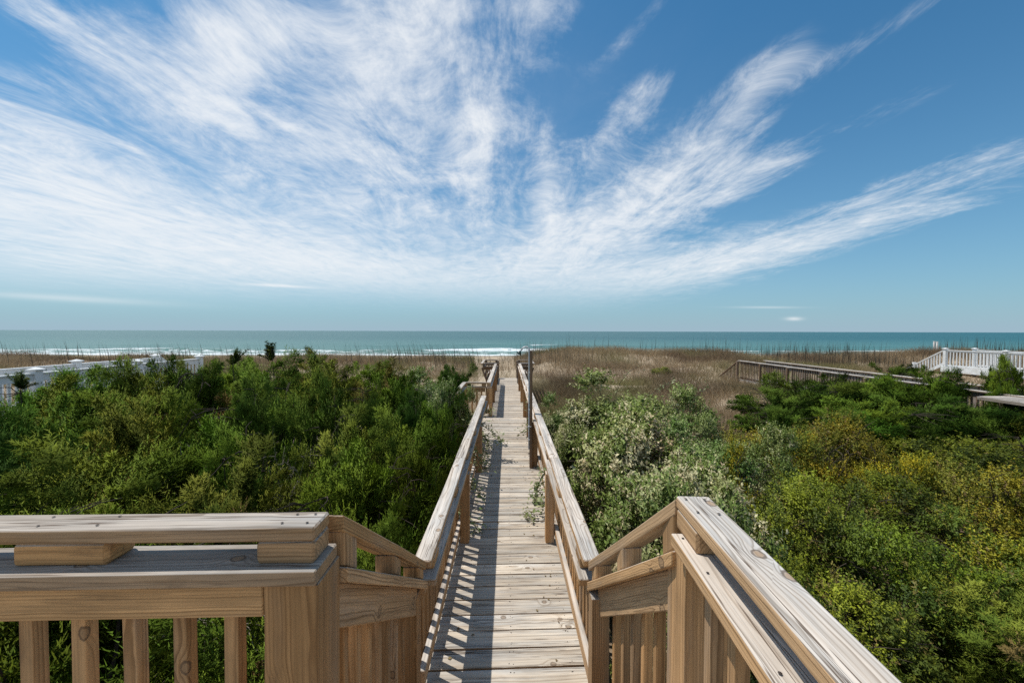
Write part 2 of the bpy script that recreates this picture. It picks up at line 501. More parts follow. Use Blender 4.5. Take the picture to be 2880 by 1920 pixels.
def tube_obj(name, parent, paths, radii, mat, nside=6, mw=None):
    V, F = tube_data(paths, radii, nside)
    me = bpy.data.meshes.new(name); me.from_pydata([tuple(v) for v in V], [], F)
    me.materials.append(mat); me.polygons.foreach_set('use_smooth', [True] * len(F)); me.update()
    return link(name, me, parent, mw)

# ------------------------------------------------------------------ ground, beach, sea
def lerp_tab(v, tab):
    xs, ys = zip(*tab)
    return np.interp(v, xs, ys)

def vnoise(x, y, s, seed):
    rng = np.random.RandomState(seed); g = rng.rand(64, 64)
    u = np.asarray(x) / s; v = np.asarray(y) / s
    i = np.floor(u).astype(int); j = np.floor(v).astype(int); fu = u - i; fv = v - j
    fu = fu * fu * (3 - 2 * fu); fv = fv * fv * (3 - 2 * fv)
    i0, i1, j0, j1 = i % 64, (i + 1) % 64, j % 64, (j + 1) % 64
    return (g[i0, j0] * (1 - fu) + g[i1, j0] * fu) * (1 - fv) + (g[i0, j1] * (1 - fu) + g[i1, j1] * fu) * fv

SEA_Z = -3.5
def ground_z(x, y):
    x = np.asarray(x, dtype=float); y = np.asarray(y, dtype=float)
    right = lerp_tab(y, [(-60, -1.5), (4, -1.45), (9, -1.2), (14, -0.75), (18, -0.72), (24, -0.55), (32, -0.10), (36, -0.25), (44, -1.9), (60, -2.7), (88, -3.45), (110, -4.6), (200, -8)])
    left = lerp_tab(y, [(-60, -1.5), (6, -1.4), (10, -1.1), (14, -0.85), (20, -0.75), (28, -0.55), (33, -0.55), (37, -0.8), (46, -2.0), (60, -2.7), (88, -3.45), (110, -4.6), (200, -8)])
    path = lerp_tab(y, [(-60, -1.5), (8, -1.3), (15, -0.85), (18, -0.45), (22, -0.48), (28, -0.8), (36, -1.25), (46, -2.0), (60, -2.7), (88, -3.45), (110, -4.6), (200, -8)])
    w = 1 / (1 + np.exp(-(x - 1.5) / 0.8))
    z = left * (1 - w) + right * w
    far = np.clip((y - 15) / 12, 0, 1)
    pm = np.exp(-((x + 0.3 + 0.05 * (y - 18)) / (1.0 + 1.2 * far)) ** 2) * np.clip((y - 13) / 5, 0, 1)
    z = z * (1 - pm) + path * pm
    amp = np.clip((y - 8) / 8, 0.25, 1) * np.clip((50 - y) / 10, 0.05, 1)
    z = z + amp * ((vnoise(x, y, 3.1, 1) - 0.5) * 0.60 + (vnoise(x, y, 1.1, 2) - 0.5) * 0.16 + (vnoise(x, y, 9.0, 3) - 0.5) * 0.6 * np.clip((y - 17) / 6, 0, 1))
    z = z - 0.35 * np.exp(-(((x - 24.0) / 6.0) ** 2 + ((y - 31) / 7.0) ** 2))
    return z

def axis(segs):
    out = []
    for a, b2, st in segs: out.append(np.arange(a, b2, st))
    return np.concatenate(out + [[segs[-1][1]]])

def grid_mesh(name, xs, ys, zf, mat):
    X, Y = np.meshgrid(xs, ys); Z = zf(X, Y)
    V = np.column_stack([X.ravel(), Y.ravel(), Z.ravel()])
    nx, ny = len(xs), len(ys)
    i = np.arange(nx - 1)[None, :] + nx * np.arange(ny - 1)[:, None]
    F = np.stack([i, i + 1, i + 1 + nx, i + nx], -1).reshape(-1, 4)
    return mesh_np(name, V, F, mat, smooth=True)

xs = axis([(-4000, -400, 600), (-400, -60, 20), (-60, -18, 1.5), (-18, 30, 0.35), (30, 70, 1.5), (70, 400, 20), (400, 4000, 600)])
ys = axis([(-3000, -100, 400), (-100, 0, 10), (0, 46, 0.35), (46, 120, 1.5), (120, 400, 40)])
g = link('sand_dunes', grid_mesh('sand_dunes', xs, ys, ground_z, M['sand']))
tag(g, 'pale sandy dunes sloping down to the open beach', 'sand', kind='structure')

def sea_z(x, y):
    wob = 7.0 * (vnoise(x, x * 0, 55.0, 11) - 0.5) * 2
    wob2 = 3.5 * (vnoise(x, x * 0, 33.0, 12) - 0.5) * 2
    z = np.full_like(x, SEA_Z)
    near = np.exp(-((y - 100) / 90.0) ** 2)
    d = y + wob - 111.0
    z = z + 0.55 * np.exp(-(np.where(d > 0, d / 4.5, d / 1.6)) ** 2) * (0.4 + 0.9 * vnoise(x, y * 0, 30, 13))
    d = y + wob2 - 93.0
    z = z + 0.22 * np.exp(-(np.where(d > 0, d / 3.0, d / 1.2)) ** 2)
    d = y + wob * 1.4 - 148
    z = z + 0.40 * np.exp(-(np.where(d > 0, d / 6, d / 4)) ** 2)
    z = z + near * ((vnoise(x, y, 5.0, 14) - 0.5) * 0.25 + (vnoise(x, y, 1.9, 15) - 0.5) * 0.12)
    return z
xs = axis([(-30000, -2000, 4000), (-2000, -300, 100), (-300, 300, 2.0), (300, 2000, 100), (2000, 30000, 4000)])
ys = axis([(82, 130, 0.6), (130, 200, 2.0), (200, 600, 20), (600, 3000, 300), (3000, 40000, 4000)])
s = link('sea', grid_mesh('sea', xs, ys, sea_z, M['water']))
tag(s, 'teal sea with white surf breaking along the beach', 'sea', kind='structure')

# ------------------------------------------------------------------ the boardwalk
BW_Y0, BW_Y1 = 1.86, 17.10
PITCH = 0.152
bw = thing('boardwalk', (0, BW_Y0, -1.5), 'long grey plank boardwalk leading straight from the stairs to the beach', 'boardwalk')
yk = BW_Y0; k = 0
nails = []
rng = random.Random(3)
while yk < BW_Y1 - 0.1:
    w = PITCH - rng.uniform(0.004, 0.014)
    yc = yk + PITCH / 2
    skew = R(1.7) * max(0.0, 1 - max(0.0, yc - 2.6) / 4.0) + R(rng.uniform(-0.12, 0.12))
    hw = 0.555 + rng.uniform(-0.012, 0.012)
    dz = rng.uniform(-0.002, 0.002)
    seg = 14 if yc < 5 else 1
    c, s_ = math.cos(skew), math.sin(skew)
    board('plank', bw, (-hw * c, yc - hw * s_, -0.019 + dz), (hw * c, yc + hw * s_, -0.019 + dz), round(w, 3), 0.038, 'plank',
          seg=seg, wob=0.003 if seg > 1 else 0.0, seed=k % 7, ch=0.0045, roll=R(rng.uniform(-0.8, 0.8)))
    for nx_ in (-0.40, -0.39, 0.02, 0.03, 0.38, 0.40):
        for ny_ in (-0.045, 0.045):
            if rng.random() < 0.75:
                nails.append((nx_ + rng.uniform(-.012, .012), yc + ny_ + nx_ * s_ + rng.uniform(-.008, .008), dz + 0.0012, rng.uniform(0.0028, 0.0042)))
    yk += PITCH; k += 1
V, F = [], []
for (x, y, z, r) in nails:
    b0 = len(V)
    for q in range(6): V.append((x + r * math.cos(q * 1.047), y + r * math.sin(q * 1.047), z))
    V.append((x, y, z + 0.0012))
    F += [(b0 + q, b0 + (q + 1) % 6, b0 + 6) for q in range(6)]
me = bpy.data.meshes.new('nail_heads'); me.from_pydata(V, [], F); me.materials.append(M['nail'])
o = link('nail_heads', me, bw); o['kind'] = 'stuff'
for sx in (-0.45, 0.0, 0.45):
    board('joist', bw, (sx, BW_Y0 + 0.02, -0.138), (sx, BW_Y1 - 0.03, -0.138), 0.04, 0.19, 'post')
for yy in (3.7, 7.5, 11.2, 15.0):
    for sx in (-0.52, 0.52):
        upright('pile', bw, sx, yy, float(ground_z(sx, yy)) - 0.1, -0.045, 0.09, 0.09, 'post')

Z_TOP, Z_CAP = 0.80, 0.70        # top of the upper cap, top of the lower cap
def walk_railing(side, posts, y0, y1, label, bal0=None, hero=False):
    """posts inside, then rail boards, spacer blocks and two stacked caps"""
    rt = thing('railing', (side * 0.45, y0, 0.0), label, 'railing', 'timber railings of the boardwalk')
    X = lambda v: side * v
    sd = 1 if side > 0 else 2
    # caps in lengths
    cuts = [y0] + [p for i, p in enumerate(posts) if i % 2 == 0 and y0 + 1.2 < p < y1 - 1.2] + [y1]
    if hero: cuts[0] = 2.055
    for a, b2 in zip(cuts[:-1], cuts[1:]):
        n = max(2, int((b2 - a) / 0.14)) if hero else 1
        sg = n if hero else 1
        board('lower_cap', rt, (X(0.438), a + 0.002, Z_CAP - 0.019), (X(0.438), b2 - 0.002, Z_CAP - 0.019), 0.125, 0.038, 'rail', seg=sg, wob=0.004 if hero else 0, seed=sd + int(a), ch=0.006)
        board('upper_cap', rt, (X(0.445), a + 0.002, Z_TOP - 0.019), (X(0.445), b2 - 0.002, Z_TOP - 0.019), 0.095, 0.038, 'rail', seg=sg, wob=0.005 if hero else 0, seed=sd + 3 + int(a), ch=0.007, chips=0.03 if hero else 0)
    yb = y0 + 0.09
    while yb < y1 - 0.08:
        board('spacer_block', rt, (X(0.443), yb - 0.075, 0.731), (X(0.443), yb + 0.075, 0.731), 0.088, 0.061, 'post', shear=0.0, ch=0.008)
        yb += 0.93
    board('rail_beam', rt, (X(0.463), y0, 0.612), (X(0.463), y1, 0.612), 0.034, 0.096, 'rail')
    board('bottom_rail', rt, (X(0.466), y0, 0.105), (X(0.466), y1, 0.105), 0.037, 0.085, 'rail')
    for p in posts:
        upright('post', rt, X(0.4025), p, 0.001, Z_CAP - 0.040, 0.083, 0.089, 'post')
    yb = (bal0 or y0 + 0.06)
    while yb < y1 - 0.03:
        upright('baluster', rt, X(0.503) + rng.uniform(-.002, .002), yb, 0.055 + rng.uniform(-.01, .01), 0.656, 0.036, 0.036, 'post', lean=(0, rng.uniform(-.004, .004)))
        yb += 0.106
    return rt
walk_railing(-1, [3.75, 5.62], 2.13, 7.42, 'weathered timber railing along the left edge of the boardwalk, from the stairs to the gap', hero=True)
walk_railing(1, [3.75, 5.87, 7.5, 9.25], 2.13, 9.9, 'weathered timber railing right of the boardwalk, from the stairs past the shower', hero=True)
walk_railing(-1, [9.35, 11.2, 13.3], 9.32, 14.80, 'timber railing on the left of the boardwalk beyond the gap, running to the end benches')
walk_railing(1, [11.2, 13.3], 9.9, 14.80, 'timber railing on the far right stretch of the boardwalk, beyond the shower')

# little side landing in the left gap
sp = thing('side_landing', (-1.0, 8.4, -1.3), 'small side landing with a rail on the left of the boardwalk, half under shrubs', 'landing')
for i in range(9):
    board('plank', sp, (-0.62 - i * 0.145, 7.45, -0.021), (-0.62 - i * 0.145, 9.36, -0.021), 0.138, 0.038, 'plank')
for sx in (-1.05, -1.75):
    board('joist', sp, (-1.85, 8.4 + (sx + 1.4) * 2, -0.13), (-0.58, 8.4 + (sx + 1.4) * 2, -0.13), 0.04, 0.17, 'post')
for (sx, yy) in ((-1.72, 7.6), (-1.72, 9.2)):
    upright('pile', sp, sx, yy, float(ground_z(sx, yy)) - 0.1, -0.045, 0.09, 0.09, 'post')
board('upper_cap', sp, (-1.06, 9.36, 0.781), (-0.50, 9.36, 0.781), 0.095, 0.038, 'rail')
board('lower_cap', sp, (-1.06, 9.36, 0.681), (-0.51, 9.36, 0.681), 0.125, 0.038, 'rail')
board('rail_beam', sp, (-1.06, 9.38, 0.612), (-0.53, 9.38, 0.612), 0.036, 0.095, 'rail')
board('upper_cap', sp, (-1.02, 8.3, 0.781), (-1.02, 9.31, 0.781), 0.095, 0.038, 'rail')
board('lower_cap', sp, (-1.02, 8.3, 0.681), (-1.02, 9.29, 0.681), 0.125, 0.038, 'rail')
upright('post', sp, -1.02, 9.36, 0.0, 0.66); upright('post', sp, -1.02, 8.38, 0.0, 0.66)
for xx in (-1.0, -0.56): board('spacer_block', sp, (xx - .05, 9.36, 0.731), (xx + .05, 9.36, 0.731), 0.088, 0.06, 'post')
for i in range(4): upright('baluster', sp, -0.95 + i * 0.11, 9.415, 0.05, 0.655, 0.036, 0.036)

# bench bays at the sea end of the boardwalk
for side, wd in ((-1, 'left'), (1, 'right')):
    bt = thing('bench_bay', (side * 0.7, 16.0, 0.0), '%s one of two railed bench bays at the sea end of the boardwalk' % wd, 'bench', 'bench bays at the boardwalk end')
    X = lambda v: side * v
    for yy in (14.92, 16.75):
        for zz, ww, nm in ((0.781, 0.09, 'upper_cap'), (0.662, 0.10, 'lower_cap')):
            board(nm, bt, (X(0.43), yy, zz), (X(0.93), yy, zz), ww, 0.036, 'oldwood')
        board('rail_beam', bt, (X(0.43), yy + 0.02, 0.60), (X(0.97), yy + 0.02, 0.60), 0.036, 0.085, 'oldwood')
        for q in range(3):
            upright('baluster', bt, X(0.55 + q * 0.13), yy + 0.055, 0.05, 0.56, 0.036, 0.036, 'oldwood')
        for q in (0.48, 0.90): board('spacer_block', bt, (X(q - .04), yy, 0.7215), (X(q + .04), yy, 0.7215), 0.08, 0.081, 'oldwood')
        upright('post', bt, X(0.43), yy + 0.06, 0.001, 0.64, 0.085, 0.085, 'oldwood')
        board('slant_post', bt, (X(0.62), yy + 0.10, -0.35), (X(0.98), yy + 0.10, 0.62), 0.05, 0.085, 'oldwood', up=(0, 1, 0))
    for q, zz in enumerate((0.18, 0.36, 0.54)):
        board('back_slat', bt, (X(0.79 + q * 0.068), 14.98, zz), (X(0.79 + q * 0.068), 16.85, zz), 0.03, 0.13, 'oldwood')
    board('upper_cap', bt, (X(0.975), 14.88, 0.783), (X(0.975), 16.80, 0.783), 0.088, 0.036, 'rail')
    for q in range(3):
        board('seat_slat', bt, (X(0.52 + q * 0.095), 14.98, 0.40), (X(0.52 + q * 0.095), 16.80, 0.40), 0.085, 0.036, 'oldwood')
    upright('post', bt, X(0.41), 17.02, 0.001, 0.74, 0.088, 0.088, 'oldwood')
    upright('post', bt, X(0.41), 15.30, 0.001, 0.66, 0.088, 0.088, 'oldwood')

# outdoor shower on the right railing
sh = thing('outdoor_shower', (0.37, 5.80, 0.0), 'outdoor shower with a grey pipe and green head on a tall thin post', 'shower')
upright('post', sh, 0.3405, 5.80, 0.001, 1.72, 0.038, 0.089, 'oldwood', seg=8, wob=0.003)
px_, py_ = 0.312, 5.775
pipe = tube_obj('pipe', sh, [[(px_, py_, z) for z in (0.28, 0.9, 1.5, 1.72)] + [(px_ - .004, py_, 1.755), (px_ - .025, py_, 1.772), (px_ - .06, py_, 1.772), (px_ - .085, py_, 1.765), (px_ - .105, py_, 1.742), (px_ - .125, py_, 1.712)]], [0.0115], M['pipe'], 8)
V = [((px_ - .125), py_, 1.715), (px_ - .130, py_, 1.705), (px_ - .136, py_, 1.695), (px_ - .148, py_, 1.678), (px_ - .155, py_, 1.667), (px_ - .156, py_, 1.665)]
tube_obj('shower_head', pipe, [V], [[0.010, 0.018, 0.030, 0.036, 0.034, 0.002]], M['shower_head'], 12)
for z in (0.42, 0.86, 1.40):
    tube_obj('pipe_clip', pipe, [[(px_ - .016, py_ - .018, z), (px_ + .012, py_ - .0185, z)]], [0.006], M['pipe'], 6)
tube_obj('valve', pipe, [[(px_, py_ - .012, 0.62), (px_, py_ - .055, 0.62)], [(px_ - .03, py_ - .055, 0.62), (px_ + .03, py_ - .055, 0.62)]], [0.010, 0.006], M['pipe'], 8)

# ------------------------------------------------------------------ upper deck, stairs and their railings
UD = 0.50
ud = thing('upper_deck', (0, 0.4, -1.5), 'tan plank deck at the top of the stairs behind the railings', 'deck')
for i in range(21):
    yy = 1.10 - i * 0.146
    board('plank', ud, (-3.4, yy, UD - 0.019), (1.6, yy, UD - 0.019), 0.139, 0.038, 'plank')
for sx in (-3.2, -1.6, 0.0, 1.4):
    board('joist', ud, (sx, -1.9, UD - 0.14), (sx, 1.16, UD - 0.14), 0.04, 0.2, 'post')
    upright('pile', ud, sx, 0.9, -1.6, UD - 0.245, 0.14, 0.14)
stairs = thing('stairs', (0, 1.5, 0), 'short timber steps down from the deck to the boardwalk', 'stairs')
for i, (yy, zz) in enumerate(((1.33, 0.34), (1.61, 0.175))):
    for q in (-0.072, 0.072):
        board('tread', stairs, (-0.48, yy + q, zz - 0.019), (0.48, yy + q, zz - 0.019), 0.138, 0.038, 'plank')
for sx in (-0.44, 0.44):
    board('stringer', stairs, (sx, 1.20, 0.22), (sx, 1.83, -0.15), 0.038, 0.22, 'post')

def cap_blocks(rt, spots):
    for (p, q, w, h, c) in spots:
        board('spacer_block', rt, p, q, w, h, 'post', ch=c, seg=3, wob=0.003)

# left landing railing
ll = thing('railing', (-2.0, 1.09, UD), 'broad timber deck railing with stacked caps across the lower left foreground', 'railing', 'railings of the upper deck')
sl = 0.02                                            # the rail is not quite square to the boardwalk
def LY(x, y): return y + (x + 0.5) * sl
xa, xb = -3.4, -0.487
board('upper_cap', ll, (xa, LY(xa, 1.094), 1.461), (-0.511, LY(-0.511, 1.094), 1.461), 0.097, 0.038, 'rail', seg=44, wob=0.006, seed=5, ch=0.006, chips=0.05)
board('lower_cap', ll, (xa, LY(xa, 1.082), 1.362), (xb - 0.008, LY(xb, 1.082), 1.362), 0.142, 0.038, 'rail', seg=40, wob=0.004, seed=6, ch=0.004)
cap_blocks(ll, [((-0.665, LY(-0.6, 1.094), 1.4115), (-0.513, LY(-0.5, 1.094), 1.4115), 0.095, 0.060, 0.008),
                ((-1.295, LY(-1.2, 1.094), 1.4115), (-1.05, LY(-1.0, 1.094), 1.4115), 0.090, 0.060, 0.012),
                ((-2.4, LY(-2.4, 1.094), 1.4115), (-2.15, LY(-2.2, 1.094), 1.4115), 0.090, 0.060, 0.012)])
board('rail_beam', ll, (xa, LY(xa, 1.048), 1.2985), (-0.637, LY(-0.637, 1.048), 1.2985), 0.038, 0.088, 'rail', seg=30, wob=0.002, seed=8)
upright('post', ll, -0.5645, 1.091, UD + 0.001, 1.342, 0.14, 0.136, 'post', seg=10, wob=0.003, seed=3)
board('bottom_rail', ll, (xa, LY(xa, 1.07), UD + 0.12), (-0.637, LY(-0.637, 1.07), UD + 0.12), 0.038, 0.088, 'rail')
xx = -0.748
while xx > -3.3:
    upright('baluster', ll, xx, LY(xx, 1.0875), UD + 0.07, 1.335, 0.038, 0.038, 'post', seg=6, wob=0.002, seed=int(-xx * 10) % 4)
    xx -= 0.1335

# stair railings
def stair_rail(side, p_up, p_dn, zu, zl, post, label):
    """zu, zl: heights of the two cap centres at the top and bottom ends"""
    rt = thing('stair_railing', (post[0], post[1], 0), label, 'railing', 'railings of the stairs')
    (xu, yu), (xd, yd) = p_up, p_dn
    def at(f, zz, dz_=0.0): return (xu + (xd - xu) * f, yu + (yd - yu) * f, zz[0] + (zz[1] - zz[0]) * f + dz_)
    def sl_(zz): return (zz[0] - zz[1]) / (yd - yu)
    board('upper_cap', rt, at(0, zu), at(1, zu), 0.092, 0.038, 'rail', seg=16, wob=0.004, seed=11 + side, shear=-sl_(zu))
    board('lower_cap', rt, at(0, zl), at(1, zl), 0.112, 0.038, 'rail', seg=16, wob=0.003, seed=13 + side, shear=-sl_(zl))
    c = math.cos(math.atan(sl_(zl)))
    board('rail_beam', rt, at(0.0, zl, -0.0765 / c), at(0.92, zl, -0.0765 / c), 0.038, 0.118, 'rail', shear=-sl_(zl))
    for f in (0.06, 0.53, 0.92):
        x, y, z1 = at(f, zu, -0.0195 / c); _, _, z0 = at(f, zl, 0.0195 / c)
        sh_ = (sl_(zu) + sl_(zl)) / 2
        o = board('spacer_block', rt, (x, y, z0 - 0.004), (x, y, z1 + 0.004), 0.082, 0.095, 'post', up=(0, 1, 0), ch=0.010, seg=3, wob=0.004, shear=-sh_)
    yb = yu + 0.05
    while yb < post[1] - 0.06:
        f = min((yb - yu) / (yd - yu), 1.0); x, y, z = at(f, zl, -0.03); y = yb
        upright('baluster', rt, x + side * 0.042, y, z - 0.90, z - 0.005, 0.038, 0.038, 'post')
        yb += 0.098
    _, _, zp = at((post[1] - yu) / (yd - yu), zl, -0.045)
    upright('post', rt, post[0], post[1], 0.001, zp, 0.089, 0.089, 'post', seg=6, wob=0.002, seed=1)
    return rt
stair_rail(-1, (-0.525, 1.165), (-0.468, 2.05), (1.436, 0.778), (1.281, 0.680), (-0.497, 2.003), 'short sloping timber railing on the left of the stairs beside the broad post')
stair_rail(1, (0.578, 1.25), (0.470, 2.05), (1.444, 0.776), (1.280, 0.668), (0.470, 2.003), 'short sloping timber railing on the right of the stairs meeting the tall corner post')

# right landing railing, running back past the camera
rl = thing('railing', (0.58, 0.6, UD), 'broad timber deck railing with stacked caps running down the lower right foreground', 'railing', 'railings of the upper deck')
def RX(y, x): return x - (1.25 - y) * 0.065
ya, yb_ = 1.300, -1.2
board('upper_cap', rl, (RX(yb_, 0.583), yb_, 1.461), (RX(1.245, 0.583), 1.245, 1.461), 0.100, 0.038, 'rail', seg=36, wob=0.005, seed=21, ch=0.006, chips=0.03)
board('lower_cap', rl, (RX(yb_, 0.577), yb_, 1.362), (RX(1.20, 0.577), 1.20, 1.362), 0.140, 0.038, 'rail', seg=36, wob=0.003, seed=23, ch=0.004)
cap_blocks(rl, [((RX(1.08, 0.583), 1.08, 1.4115), (RX(1.238, 0.583), 1.238, 1.4115), 0.094, 0.060, 0.008),
                ((RX(0.10, 0.583), 0.10, 1.4115), (RX(0.34, 0.583), 0.34, 1.4115), 0.088, 0.060, 0.012)])
upright('post', rl, 0.607, 1.24, UD + 0.001, 1.341, 0.14, 0.130, 'post', seg=10, wob=0.003, seed=4)
board('rail_beam', rl, (RX(yb_, 0.625), yb_, 1.2985), (RX(1.17, 0.625), 1.17, 1.2985), 0.038, 0.088, 'rail')
board('bottom_rail', rl, (RX(yb_, 0.60), yb_, UD + 0.12), (RX(1.17, 0.60), 1.17, UD + 0.12), 0.038, 0.088, 'rail')
yy = 1.08
while yy > -1.1:
    upright('baluster', rl, RX(yy, 0.5855), yy, UD + 0.07, 1.335, 0.038, 0.038, 'post', seg=6, wob=0.002, seed=int(yy * 10) % 4)
    yy -= 0.1335

def nail_heads(rt, pts):
    """small dark heads; pts = (x, y, z, radius, normal)"""
    V, F = [], []
    for (x, y, z, r, nrm) in pts:
        nrm = Vector(nrm).normalized(); a = nrm.orthogonal().normalized(); b2 = nrm.cross(a); b0 = len(V)
        for q in range(7): V.append(Vector((x, y, z)) + (a * math.cos(q * 0.8976) + b2 * math.sin(q * 0.8976)) * r)
        V.append(Vector((x, y, z)) + nrm * 0.0012)
        F += [(b0 + q, b0 + (q + 1) % 7, b0 + 7) for q in range(7)]
    me = bpy.data.meshes.new('nail_heads'); me.from_pydata([tuple(v) for v in V], [], F); me.materials.append(M['nail'])
    o = link('nail_heads', me, rt); o['kind'] = 'stuff'
nr_ = random.Random(9)
pts = []
for xx in (-0.54, -0.60, -1.08, -1.25, -2.2, -2.36):
    for dy_ in (-0.025, 0.026):
        pts.append((xx + nr_.uniform(-.01, .01), LY(xx, 1.094) + dy_, 1.4835, 0.0042, (0, 0, 1)))
nail_heads(ll, pts)
pts = []
for yy in (1.21, 1.12, 0.31, 0.14):
    for dx_ in (-0.028, 0.027): pts.append((RX(yy, 0.583) + dx_, yy + nr_.uniform(-.01, .01), 1.4835, 0.0048, (0, 0, 1)))
for yy in (1.17, 1.0, 0.7): pts.append((RX(yy, 0.53), yy, 1.3835, 0.004, (0, 0, 1)))
nail_heads(rl, pts)
V, F, lr = [], [], random.Random(31)
for i in range(150):
    yy = lr.uniform(2.3, 9.0); xx = lr.choice((-1, -1, 1)) * (0.37 - abs(lr.gauss(0, 0.13)))
    a = lr.uniform(0, 6.28); l = lr.uniform(0.012, 0.03); w = l * lr.uniform(0.2, 0.5); b0 = len(V)
    ca_, sa_ = math.cos(a), math.sin(a)
    for (p, q, zz) in ((0, 0, .004), (l * .5, w, .009), (l, 0, .005), (l * .5, -w, .006)):
        V.append((xx + p * ca_ - q * sa_, yy + p * sa_ + q * ca_, zz))
    F += [(b0, b0 + 1, b0 + 2), (b0, b0 + 2, b0 + 3)]
me = bpy.data.meshes.new('leaf_litter'); me.from_pydata(V, [], F)
me.materials.append(plain('brown_litter', (0.14, 0.09, 0.05), 0.9, 0.2, scale=30.0, col2=(0.24, 0.19, 0.09)))
o = link('leaf_litter', me); tag(o, 'scattered dry brown leaf litter lying on the boardwalk planks', 'leaf litter', kind='stuff')

# ------------------------------------------------------------------ neighbours' boardwalks
nb = thing('boardwalk', (12.4, 14.5, -1.2), 'low brown timber boardwalk with slatted railings crossing the dunes on the right', 'boardwalk')
DZ = -0.42
for i in range(92):
    yy = 20.05 - i * 0.146
    board('plank', nb, (11.72, yy, DZ - 0.019), (13.12, yy, DZ - 0.019), 0.139, 0.038, 'greywood')
for X_, mt in ((11.76, 'oldwood'), (13.06, 'greywood')):
    board('rim_joist', nb, (X_ - 0.055 if X_ < 12 else X_ + 0.085, 6.7, DZ - 0.165), (X_ - 0.055 if X_ < 12 else X_ + 0.085, 20.1, DZ - 0.165), 0.04, 0.235, 'greywood')
    board('top_rail', nb, (X_, 6.7, 0.53), (X_, 20.1, 0.53), 0.14, 0.038, 'greywood')
    board('rail_board', nb, (X_ + 0.03, 6.7, 0.44), (X_ + 0.03, 20.0, 0.44), 0.034, 0.135, 'greywood')
    board('bottom_rail', nb, (X_ + 0.03, 6.7, DZ + 0.10), (X_ + 0.03, 20.0, DZ + 0.10), 0.034, 0.085, mt)
    yy = 20.0; i = 0
    while yy > 8.0:
        if i % 15 == 0:
            upright('post', nb, X_ + 0.095 if X_ > 12 else X_ - 0.124, yy, -1.25, 0.508, 0.09, 0.09, mt)
        else:
            upright('baluster', nb, X_ - 0.01, yy, DZ + 0.02, 0.508, 0.034, 0.034, mt)
        yy -= 0.12; i += 1
# its steps to the beach
ns = thing('stair_railing', (11.8, 21.0, -0.8), 'sloping slatted rail of the brown boardwalk steps descending onto the dune', 'railing')
board('top_rail', ns, (11.76, 20.12, 0.525), (11.78, 22.0, -0.50), 0.10, 0.04, 'oldwood')
yy = 20.22
while yy < 21.9:
    z = 0.525 - (yy - 20.12) * 0.545
    upright('baluster', ns, 11.76, yy, z - 0.85, z - 0.03, 0.034, 0.034, 'oldwood')
    yy += 0.13
board('stringer', ns, (11.76, 20.15, -0.55), (11.78, 22.0, -1.55), 0.05, 0.20, 'oldwood')
# wide deck part close by on the right
np_ = thing('side_deck', (11.9, 8.0, -1.2), 'flat grey timber deck edge at the far right behind the juniper shrubs', 'deck')
for i in range(19):
    board('plank', np_, (10.97, 9.05 - i * 0.146, 0.50), (13.4, 9.05 - i * 0.146, 0.50), 0.139, 0.036, 'oldwood')
board('rim_board', np_, (10.94, 6.3, 0.475), (10.94, 9.12, 0.475), 0.04, 0.07, 'greywood')
for yy in (6.6, 8.1):
    upright('post', np_, 11.6, yy, -1.35, 0.48, 0.10, 0.10, 'greywood')

def white_rail(rt, X_, y0, y1, ztop, zbot, posts, side=1, face=0.15, pitch=0.145, low=True):
    board('top_rail', rt, (X_, y0, ztop), (X_, y1, ztop), 0.11, 0.035, 'white')
    board('rail_board', rt, (X_, y0, ztop - 0.0195 - face / 2), (X_, y1, ztop - 0.0195 - face / 2), 0.045, face, 'white')
    if low: board('bottom_rail', rt, (X_, y0, zbot + 0.07), (X_, y1, zbot + 0.07), 0.05, 0.08, 'white')
    yy = y0 + 0.09
    while yy < y1 - 0.05:
        if min(abs(yy - p) for p in posts) > 0.12:
            upright('baluster', rt, X_, yy, zbot + 0.112, ztop - 0.022 - face, 0.045, 0.045, 'white')
        yy += pitch
    for p in posts:
        po = upright('post', rt, X_, p, zbot - 0.25, ztop + 0.07, 0.15, 0.15, 'white')
        q = 0.11
        me = _cache.get('postcap')
        if me is None:
            Vc = [(-q, -q, 0), (q, -q, 0), (q, q, 0), (-q, q, 0), (-q, -q, .025), (q, -q, .025), (q, q, .025), (-q, q, .025), (0, 0, .07)]
            Fc = [(3, 2, 1, 0), (0, 1, 5, 4), (1, 2, 6, 5), (2, 3, 7, 6), (3, 0, 4, 7), (4, 5, 8), (5, 6, 8), (6, 7, 8), (7, 4, 8)]
            me = bpy.data.meshes.new('post_cap'); me.from_pydata(Vc, [], Fc); me.materials.append(M['white']); _cache['postcap'] = me
        link('post_cap', me, po, Matrix.Translation((X_, p, ztop + 0.0705)))

# white boardwalk on the left
wz = 1.03
wb = thing('boardwalk', (-11.4, 9.0, -1.2), 'white railed boardwalk beyond the juniper thicket on the far left', 'boardwalk')
for i in range(58):
    board('plank', wb, (-12.2, 5.9 + i * 0.146, -0.02), (-10.68, 5.9 + i * 0.146, -0.02), 0.139, 0.038, 'greywood')
for sx in (-12.26, -10.62):
    board('rim_board', wb, (sx, 5.8, -0.09), (sx, 14.3, -0.09), 0.05, 0.22, 'white')
    for yy in (6.3, 9.0, 11.6, 14.1): upright('pile', wb, sx + (0.08 if sx < -12 else -0.08), yy, -1.5, -0.21, 0.13, 0.13, 'greywood')
rA = thing('railing', (-10.55, 9.0, 0), 'near white vinyl railing of the left boardwalk, partly behind juniper tops', 'railing', 'white railings of the left boardwalk')
white_rail(rA, -10.55, 5.8, 13.7, wz, 0.02, (6.55, 9.0, 11.45, 13.72))
rB = thing('railing', (-12.33, 10.0, 0), 'far white vinyl railing of the left boardwalk, seen against the dry dune grass', 'railing', 'white railings of the left boardwalk')
